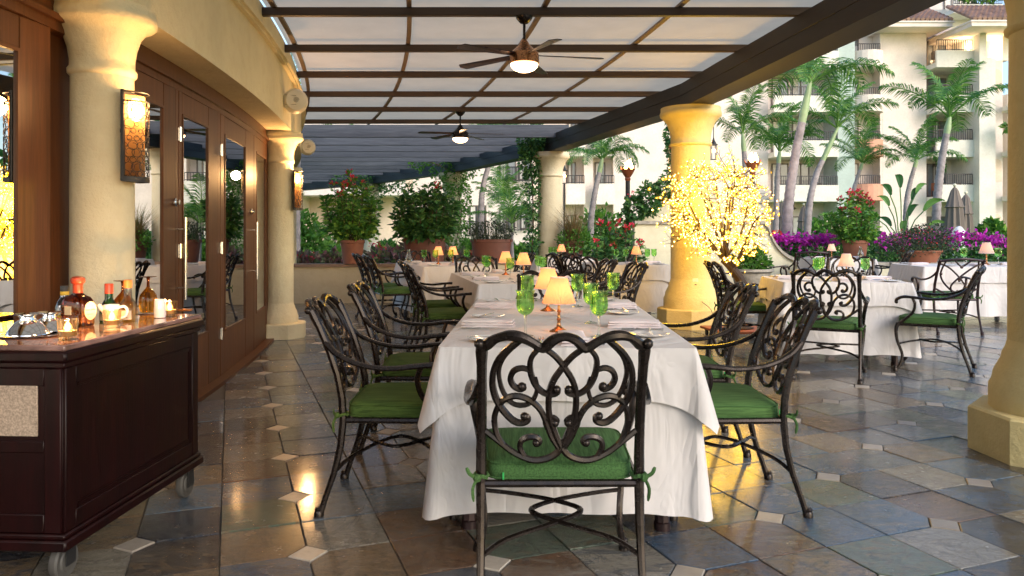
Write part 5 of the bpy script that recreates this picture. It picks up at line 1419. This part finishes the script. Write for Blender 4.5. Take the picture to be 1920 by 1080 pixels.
D = 28; palm('short palm in front of the coral balcony', D, [(1597,0),(1600,zz(370,D)),(1606,zz(340,D)),(1613,zz(318,D))], .09, 1.7, .3, 11, 5)
D = 19; palm('palm whose crown rises behind the blossom tree, nearest the yellow column', D, [(1402,0),(1400,zz(380,D)),(1397,zz(310,D)),(1395,zz(283,D))], .09, 1.5, .45, 9, 6)
D = 22; palm('palm crown half hidden between the blossom tree and the tall palm', D, [(1452,0),(1456,zz(380,D)),(1458,zz(330,D)),(1460,zz(305,D))], .09, 1.6, .35, 11, 7)
D = 21; palm('slender leaning palm between grey column and torch', D, [(1106,0),(1108,zz(420,D)),(1115,zz(365,D)),(1124,zz(322,D))], .095, 1.35, .4, 14, 8)
D = 20; palm('leaning palm trunk rising behind the far beam', D, [(900,0),(902,zz(400,D)),(906,zz(350,D)),(922,zz(290,D))], .09, 1.8, .5, 12, 9)
D = 19; palm('pale palm trunk at the far left of the garden', D, [(557,0),(557,zz(400,D)),(558,zz(330,D)),(560,zz(250,D))], .09, 1.8, .5, 12, 10)
D = 18; palm('small bright green areca palm left of the grey column', D, [(962,0),(961,.5),(960,.9),(960,1.2)], .05, 1.25, .25, 12, 11)
D = 22; palm('bright young palm behind the vine column', D, [(948,0),(947,1.0),(946,1.5),(945,1.9)], .05, 1.2, .25, 12, 12)
# bird-of-paradise plant with large leaves
D = 24; X = wx(1690,D); t = thing('banana_plant', 'large leaved plant against the blank wall beside the short palm', 'plant', (X,D,0))
rs = random.Random(91)
for k, (dx, dz, s_) in enumerate(((-.55,2.9,.9),(-.15,3.2,1.0),(.45,2.75,.95),(.75,2.3,1.1),(-.8,2.0,.8),(.35,1.2,1.0),(-.35,1.7,.8),(1.05,1.7,.7),(-.4,2.5,.85),(.2,2.1,.9),(.6,3.0,.8),(-.7,1.3,.6),(.0,1.5,.8))):
    m = MB(); e = Vector((dx,rs.uniform(-.3,.3),dz)); b = Vector((dx*.1,0,0)); m.tube(spline([b,(b+e)/2+Vector((-dx*.2,0,.2)),e*.8],3), .018, 5)
    d_ = (e-b*1.0-Vector((0,0,dz*.45))).normalized(); sd_ = d_.cross(Vector((0,1,.3))).normalized(); c0 = e*.8; vs = []
    for q in range(7):
        f = q/6; w_ = .115*s_*math.sin(PI*min(.97,f*.9+.08))**.7; c = c0+d_*f*s_*.9+Vector((.12*f*f*math.copysign(1,dx),0,-.5*f*f*s_)); vs += [c-sd_*w_+Vector((0,-.03,.03)), c, c+sd_*w_+Vector((0,-.03,.03))]
    m.add(vs, [(3*q,3*q+1,3*q+4,3*q+3) for q in range(6)]+[(3*q+1,3*q+2,3*q+5,3*q+4) for q in range(6)]); m.build('leaf', M['leafd'], t, False)
# ------------------------------------------------------------------ torches
def torch(px, d, zb, label, s=1.0, E=10):
    t = thing('garden_torch', label, 'torch', (wx(px,d), d, 0), 0, 'tall garden torches with flames')
    MB().tube([(0,0,0),(0,0,zb-.05)], .045, 10).build('post', M['black'], t)
    m = MB(); m.lathe([(.045,zb-.10),(.06,zb-.06),(.05,zb-.03),(.10,zb+.04),(.145,zb+.13),(.13,zb+.13),(.08,zb+.05),(.001,zb+.04)], 16)
    for k in range(8):
        a = 2*PI*k/8; c, s_ = math.cos(a), math.sin(a); m.add([(c*.13-s_*.045,s_*.13+c*.045,zb+.11),(c*.13+s_*.045,s_*.13-c*.045,zb+.11),(c*.175,s_*.175,zb+.20)], [(0,1,2)])
    m.build('torch_bowl', M['redtrunk'], t)
    m = MB(); rs = random.Random(int(px))
    for k in range(6):
        a = 2*PI*k/6; o = Vector((.05*math.cos(a),.05*math.sin(a),zb+.1)); h = rs.uniform(.14,.26); m.tube([o,o+Vector((.02,0,h*.35)),o+Vector((rs.uniform(-.02,.04),0,h*.7)),o+Vector((rs.uniform(-.02,.05),0,h))], [.035,.045,.025,.003], 6)
    m.build('flame', M['flame'], t); light('torch_light', 'POINT', (0,-.05,zb+.28), E, (1,.5,.16), .1, t)
torch(1177, 15.2, zz(330,15.2), 'black torch with flame between grey column and yellow column'); torch(1411, 15.0, zz(318,15.0), 'torch flame burning behind the top of the blossom tree')
def lantern(px, py, d, label):
    t = thing('lantern', label, 'lantern', (wx(px,d), d, zz(py,d)))
    m = MB(); m.box(-.05,.05,-.05,.05,-.16,-.15); m.box(-.06,.06,-.06,.06,.10,.12); m.lathe([(.06,.12),(.02,.2),(.01,.24)], 8)
    for sx in (-1,1):
        for sy in (-1,1): m.box(sx*.045-.006,sx*.045+.006,sy*.045-.006,sy*.045+.006,-.15,.10)
    m.build('cage', M['black'], t); MB().ball((0,0,0), .035, 8).build('bulb', M['flame'], t); return t
lantern(1338, 283, 13.9, 'small lit lantern right of the yellow column capital')
MB().tube([(0,0,.24),(0,0,.9)], .008, 5).build('chain', M['black'], [o for o in bpy.data.objects if o.name.startswith('lantern')][0])
l2 = lantern(1058, 330, 16.2, 'small lit lantern on a post right of the grey column'); MB().tube([(0,0,-zz(330,16.2)),(0,0,-.16)], .02, 6).build('post', M['black'], l2)
# closed umbrellas
def umbrella(px, d, htop, w, label):
    t = thing('closed_umbrella', label, 'umbrella', (wx(px,d), d, 0), 0, 'closed grey brown umbrellas'); n = 20; m = MB()
    lv = [(.05,htop),(.10,htop-.10),(w*.52,htop-.55),(w*.60,htop-.58),(w*.48,htop-.60),(w*.62,htop*.5),(w*.75,htop*.28),(w*.55,htop*.27)]
    for r, z in lv:
        for k in range(n): a = 2*PI*k/n; rr = r*(1+(.13 if k % 2 else -.13)*(r > .08)); m.v.append((rr*math.cos(a), rr*math.sin(a), z))
    for i in range(len(lv)-1):
        for k in range(n): m.f.append([i*n+k,i*n+(k+1)%n,(i+1)*n+(k+1)%n,(i+1)*n+k]); m.m.append(0)
    m.build('canopy', M['umbr'], t, 60); MB().tube([(0,0,0),(0,0,htop+.06)], .025, 8).build('pole', M['frame'], t); MB().ball((0,0,htop+.08), .05, 8).build('finial', M['outlet'], t)
umbrella(1790, 23, zz(352,23), .42, 'taller closed umbrella at right before the ground floor patio'); umbrella(1811, 24, zz(366,24), .34, 'smaller closed umbrella right behind the taller one')
umbrella(1507, 30, zz(387,30), .38, 'closed umbrella seen between the two leaning palms'); umbrella(1466, 31, zz(380,31), .34, 'closed umbrella left of the ringed palm trunk')
# small white fountain stone
t = tag(MB().lathe([(.16,0),(.17,.9),(.15,1.2),(.06,1.32),(.001,1.34)], 14).build('white_post', M['porc']), 'small white rounded post among the magenta hedge below the umbrellas', 'post'); t.location = (wx(1798,18),18,0)

# ------------------------------------------------------------------ buildings
BD = 50.0
def bx_(px, d=BD): return wx(px, d)
def bz(py, d=BD): return wz(py, d)
FL = [-.06, 3.46, 6.30, 9.15, 12.0]      # floor slabs
def railing(m, x0, x1, y, z, depth=None, h=.9, step=.14):
    m.box(x0,x1,y-.02,y+.02,z+h-.05,z+h); m.box(x0,x1,y-.02,y+.02,z+.05,z+.09)
    k = int((x1-x0)/step)
    for i in range(k+1): x = x0+(x1-x0)*i/k; m.box(x-.014,x+.014,y-.014,y+.014,z,z+h-.05)
    if depth:
        for xs_ in (x0,x1): m.box(xs_-.02,xs_+.02,y+.021,y+depth,z+h-.05,z+h)
def window(par, o, x0, x1, y, z0, z1, nx=2, curtain=True):
    m = MB(); f = .07
    m.box(x0,x1,y-.05,y+.05,z0,z0+f); m.box(x0,x1,y-.05,y+.05,z1-f,z1)
    for i in range(nx+1): x = x0+(x1-x0-f)*i/nx; m.box(x,x+f,y-.049,y+.049,z0+f,z1-f)
    m.xf(Matrix.Translation(-o)); w = m.build('window', M['frame'], par, False)
    m = MB(); m.box(x0+f,x1-f,y-.01,y+.0,z0+f,z1-f); m.xf(Matrix.Translation(-o)); m.build('pane', M['winglass'], w, False)
    if curtain:
        m = MB(); m.box(x0+f+.01,x0+(x1-x0)*.35,y-.022,y-.012,z0+f,z1-f); m.xf(Matrix.Translation(-o)); m.build('curtain', M['curtain'], w, False)
def building(name, label, d, mat, walls, bays, roof=None, piers=(), extra=None):
    """walls: (x0,x1,z0,z1) solid parts of the facade; bays: dicts of recessed balcony bays"""
    o = Vector((walls[0][0] if walls else bays[0]['x0'], d, 0)); t = thing(name, label, 'building', o)
    def P(m, nm, mt, par=None): m.xf(Matrix.Translation(-o)); return m.build(nm, mt, par or t, False)
    for (x0,x1,z0,z1,dep) in walls:
        m = MB(); m.box(x0,x1,d,d+dep,z0,z1); P(m, 'wall', mat)
    for (x0,x1,z0,z1,y0,mt) in piers:
        m = MB(); m.box(x0,x1,d+y0,d+8,z0,z1); P(m, 'pier', M[mt])
    for b in bays:
        x0, x1, fr = b['x0'], b['x1'], b.get('front',0); rec = b.get('rec',2.2); fl = b.get('floors',FL); pm = M[b.get('mat','bpale')]; bm_ = M[b.get('back','bwhite')]
        m = MB(); m.box(x0,x1,d+rec,d+rec+.3,fl[0],fl[-1]+3); P(m, 'back_wall', bm_)
        for i in range(len(fl)):
            z = fl[i]
            if b.get('round') and i > 2: pm = M['bwhite']
            if i > 0:
                m = MB()
                if b.get('round'):
                    n = 10; cxm = (x0+x1)/2; hw = (x1-x0)/2; pr = b['round']
                    outl = [(x0,d+rec),(x0,d+fr)]+[(cxm-hw*math.cos(PI*k/n), d+fr-pr*math.sin(PI*k/n)) for k in range(1,n)]+[(x1,d+fr),(x1,d+rec)]
                    m.prism(outl, z-.25, z); s_ = P(m, 'balcony_slab', pm)
                    m = MB(); oo = outl[1:-1]; inn = [(cxm+(x-cxm)*.94, y+.12) for x, y in oo]; m.prism(oo+inn[::-1], z+.001, z+b.get('par',.85)); P(m, 'parapet', pm)
                else:
                    m.box(x0,x1,d+fr,d+rec,z-.32,z); s_ = P(m, 'balcony_slab', pm)
                    ph = b.get('par',.35); m = MB(); m.box(x0,x1,d+fr-.003,d+fr+.16,z+.001,z+ph); P(m, 'parapet', pm)
                m = MB(); railing(m, x0+.05, x1-.05, d+fr+.08, z+b.get('par',.35), h=b.get('rh',.62)); P(m, 'railing', M['iron'])
            if i < len(fl):
                for (wx0, wx1) in b.get('win', [(x0+.3,x0+1.9)]): window(t, o, wx0, wx1, d+rec-.06, z+.05 if i else .02, z+2.3)
            if b.get('fan') == i:
                zc = fl[i+1]-.32 if i+1 < len(fl) else z+2.5; m = MB(); c = ((x0+x1)/2, d+1.0); m.tube([(c[0],c[1],zc),(c[0],c[1],zc-.3)], .03, 5); m.lathe([(.03,.0),(.14,-.06),(.14,-.14),(.03,-.18)], 8, (c[0],c[1],zc-.28))
                for k in range(5): a = k*1.257+.3; m.add([(c[0]+.1*math.cos(a),c[1]+.1*math.sin(a),zc-.36),(c[0]+.75*math.cos(a-.1),c[1]+.75*math.sin(a-.1),zc-.38),(c[0]+.75*math.cos(a+.1),c[1]+.75*math.sin(a+.1),zc-.36)],[(0,1,2)])
                P(m, 'porch_fan', M['frame'])
    if roof:
        for (x0,x1,y0,y1,z,rise) in roof:
            m = MB(); m.box(x0,x1,y0,y1,z-.25,z); m.box(x0-.08,x1+.08,y0-.08,y1,z,z+.1); P(m, 'eave', M['bwhite'])
            m = MB(); nt = int((x1-x0)/.28)
            for k in range(nt):
                xa = x0+(x1-x0)*(k+.5)/nt
                for q in range(7):
                    ya = y0-.1+q*.42; za = z+.11+rise*(q/7); 
                    m.tube([(xa,ya,za+.07),(xa,ya+.46,za+.07+rise/7*.9)], [.14,.12], 5)
            P(m, 'roof_tiles', M['roof']) ['kind'] = 'stuff'
    return t, P
X = bx_
t, P = building('apartment_building', 'tall cream apartment block with blank wall and tiled roof at the right', BD, M['bwhite'],
    [(X(1655),X(1737),-.06,14.3,8)],
    [dict(x0=X(1737),x1=X(1805),front=-1.2,rec=1.3,win=[(X(1742),X(1742)+1.1),(X(1768),X(1768)+.9)],par=.75,rh=.7,back='bwhite',mat='bpale',fan=1,floors=FL)],
    roof=[(X(1640),X(1760),BD-1.6,BD+3,14.4,1.5),(X(1760),X(1905),BD-3.6,BD+2,13.9,1.6)],
    piers=[(X(1805),X(1834),-.06,12.1,-1.8,'bpale'),(X(1805),X(1818),12.1,13.7,-1.8,'bpale'),(X(1858),X(1870),12.1,13.7,-1.2,'bpale'),(X(1834),X(1858),-.06,12.1,-1.2,'bwhite'),(X(1880),X(1930),-.06,10.1,-.5,'bpale')])
# arches in the pier and right bays
o = Vector(t.location)
for z in (.0,3.5,9.2):
    m = MB(); cx_ = X(1846); pts = [(cx_-.35,z+.9),(cx_+.35,z+.9)]+[(cx_+.35*math.cos(a),z+2.0+.35*math.sin(a)) for a in [PI*k/8 for k in range(9)]]; m.xprism(pts, BD-1.23, BD-1.15); m.xf(Matrix.Translation(-o)); m.build('arched_window', M['bbeige'], t, False)
for i, z in enumerate(FL[1:4]):
    m = MB(); m.box(X(1856),X(1882),BD-2.6,BD-.5,z-.3,z); m.box(X(1856),X(1882),BD-2.6,BD-2.45,z+.001,z+.8); m.xf(Matrix.Translation(-o)); m.build('balcony_slab', M['bpale'], t, False)
    m = MB(); railing(m, X(1856), X(1882), BD-2.52, z+.8, h=.5); m.xf(Matrix.Translation(-o)); m.build('railing', M['iron'], t, False)
m = foliage(801, [(X(1848),BD-2.8,7.6,.6,.3,.35)], 160, .28); m.xf(Matrix.Translation(-o)); m.build('balcony_plant', M['leafl'], t, False)
m = foliage(802, [(X(1868),BD-2.9,7.1,.6,.3,.4)], 120, .25); m.xf(Matrix.Translation(-o)); m.build('balcony_flowers', M['red'], t, False)
for k, (px, py) in enumerate(((1800,60),(1827,88),(1843,95))):
    m = MB(); m.ball((X(px),BD-1.0,bz(py)), .13, 8); m.xf(Matrix.Translation(-o)); m.build('ceiling_light', M['fanlight'], t, False)
light('porch_light', 'POINT', (X(1800)-o.x,-.6,13.0), 60, (1,.72,.4), .2, t); light('porch_light', 'POINT', (X(1845)-o.x,-.6,13.0), 60, (1,.72,.4), .2, t)
def patio_set(par, o, x, y, z, mat):
    m = MB(); m.lathe([(.32,.70),(.32,.73),(.001,.73)], 12, (x,y,z)); m.tube([(x,y,z),(x,y,z+.7)], .03, 5)
    m.xf(Matrix.Translation(-o)); m.build('patio_table', mat, par, False)
    for s_ in (-1,1):
        m = MB(); xx = x+s_*.62; m.box(xx-.22,xx+.22,y-.22,y+.22,z+.42,z+.46); m.box(xx+s_*.18,xx+s_*.22,y-.22,y+.22,z+.46,z+.92)
        for a in (-1,1):
            for b in (-1,1): m.box(xx+a*.2-.015,xx+a*.2+.015,y+b*.2-.015,y+b*.2+.015,z,z+.42)
        m.xf(Matrix.Translation(-o)); m.build('patio_chair', mat, par, False)
for z in FL[1:5]: patio_set(t, o, X(1772), BD-.1, z, M['redtrunk'] if z < 4 else M['frame'])
# block behind, upper storeys
m_, _ = building('far_building', 'upper storeys with a planted balcony rising behind the right block', BD+9, M['bpale'], [(wx(1700,59),wx(1822,59),0,18.3,6)], [dict(x0=wx(1760,59),x1=wx(1850,59),front=-2,rec=1.5,floors=[14.2,17.8],win=[(wx(1790,59),wx(1820,59))],par=.3,rh=.8)])
mm = foliage(805, [(wx(1810,59)-m_.location.x,-1.9,18.9,1.6,.5,.7)], 260, .55); mm.build('balcony_plant', M['leaf'], m_, False)
# middle block with coral balconies and teal pier
t, P = building('apartment_building', 'apartment block with coral rounded balconies and a teal pier behind the leaning palms', BD, M['bwhite'],
    [(X(1240),X(1440),-.06,16,8),(X(1650),X(1655)-.01,-.06,14.2,7.9)],
    [dict(x0=X(1440),x1=X(1558),front=-1.2,rec=1.2,win=[(X(1458),X(1490)),(X(1497),X(1530))],par=.72,rh=.6,fan=0,floors=FL),
     dict(x0=X(1590),x1=X(1650),front=-.2,rec=1.0,win=[(X(1600),X(1622))],par=.8,rh=.65,mat='bcoral',back='bwhite',round=1.1,floors=FL)],
    piers=[(X(1558),X(1590),-.06,15.8,-1.0,'bteal')])
o = Vector(t.location)
m = MB(); cx_ = X(1548); pts = [(cx_-1.0,.0),(cx_+1.0,.0)]+[(cx_+1.0*math.cos(a),1.1+1.0*math.sin(a)) for a in [PI*k/8 for k in range(9)]]; m.xprism(pts, BD-1.25, BD-1.16); m.xf(Matrix.Translation(-o)); m.build('arch_opening', M['bbeige'], t, False)
for z in FL[1:4]: patio_set(t, o, X(1512), BD-.1, z, M['frame'])
# block behind the torch
t, P = building('apartment_building', 'pinkish white block with small iron balconies behind the torch', 46, M['bwhite'],
    [(wx(1150,46),wx(1262,46),-.06,16,8),(wx(1095,46),wx(1112,46),-.06,16,5),(wx(1000,46),wx(1060,46),-.06,16,8)],
    [dict(x0=wx(1060,46),x1=wx(1095,46),front=-.8,rec=.9,win=[(wx(1066,46),wx(1082,46))],par=.9,rh=.5,floors=[-.06,3.15,6.0,9.0,12.0]),
     dict(x0=wx(1112,46),x1=wx(1150,46),front=-.8,rec=.9,win=[(wx(1118,46),wx(1138,46))],par=.9,rh=.5,floors=[-.06,3.15,6.0,9.0,12.0])])
# white block above the troughs
t, P = building('apartment_building', 'bright white block with dark shuttered windows behind the far vine', 40, M['bwhite'],
    [(wx(740,40),wx(1000,40),-.06,14,8)], [])
o = Vector(t.location)
for (a, b, c, d_) in ((936,968,300,338),(972,998,300,338),(936,966,390,430),(975,1000,392,430),(880,912,385,440)):
    window(t, o, wx(a,40), wx(b,40), 39.98, wz(d_,40), wz(c,40), 2)
    m = MB(); railing(m, wx(a,40)-.1, wx(b,40)+.1, 39.8, wz(d_,40)-.1, h=.8); m.xf(Matrix.Translation(-o)); m.build('railing', M['iron'], t, False)
# porch building at the left
t, P = building('porch_building', 'low white building with a beige open porch behind the round flower pot', 33, M['bwhite'],
    [(wx(400,33),wx(555,33),-.06,7,6)], [dict(x0=wx(555,33),x1=wx(760,33),front=0,rec=2.2,floors=[-.06,3.1],win=[(wx(606,33),wx(632,33))],par=3.8,rh=.01,back='bbeige',mat='bwhite',fan=0)])
o = Vector(t.location)
m = MB(); rr = .38
for k in range(24): a = 2*PI*k/24; m.add([(wx(618,35.0)+rr*.6*math.cos(a-.12),35.0,1.75+rr*.6*math.sin(a-.12)),(wx(618,35.0)+rr*.6*math.cos(a+.12),35.0,1.75+rr*.6*math.sin(a+.12)),(wx(618,35.0)+rr*math.cos(a),34.95,1.75+rr*math.sin(a))],[(0,1,2)])
m.tube([(wx(618,35.0)+.24*math.cos(a),35.0,1.75+.24*math.sin(a)) for a in [PI*k/12 for k in range(24)]], .05, 5, closed=True); m.xf(Matrix.Translation(-o)); m.build('sun_ornament', M['frame'], t, False)
m = MB(); railing(m, wx(610,30), wx(650,30), 30, .1, h=1.0, step=.12); g_ = tag(m.build('iron_gate', M['frame']), 'dark iron garden gate in front of the porch', 'gate')
# string of leaves beyond: distant tree mass
t = thing('background_trees', 'mass of distant trees beyond the buildings', 'trees', (0,85,0)); t['kind'] = 'stuff'
bl = [(-60+9*k, random.Random(k).uniform(-4,4), 5+random.Random(k+9).uniform(0,3), 6, 4, 6) for k in range(15)]
mm = foliage(900, bl, 5000, 1.6); 
bpy.data.objects.remove(t)
tt = mm.build('distant_trees', M['leafd'], None, False); tt.location = (-10,85,0); tag(tt, 'mass of distant trees beyond the buildings', None, None, 'stuff')
# lens settings for the engine
scene.render.engine = 'CYCLES'
scene.cycles.max_bounces = 8; scene.cycles.transparent_max_bounces = 16; scene.cycles.sample_clamp_indirect = 4.0; scene.cycles.caustics_refractive = False; scene.cycles.caustics_reflective = False
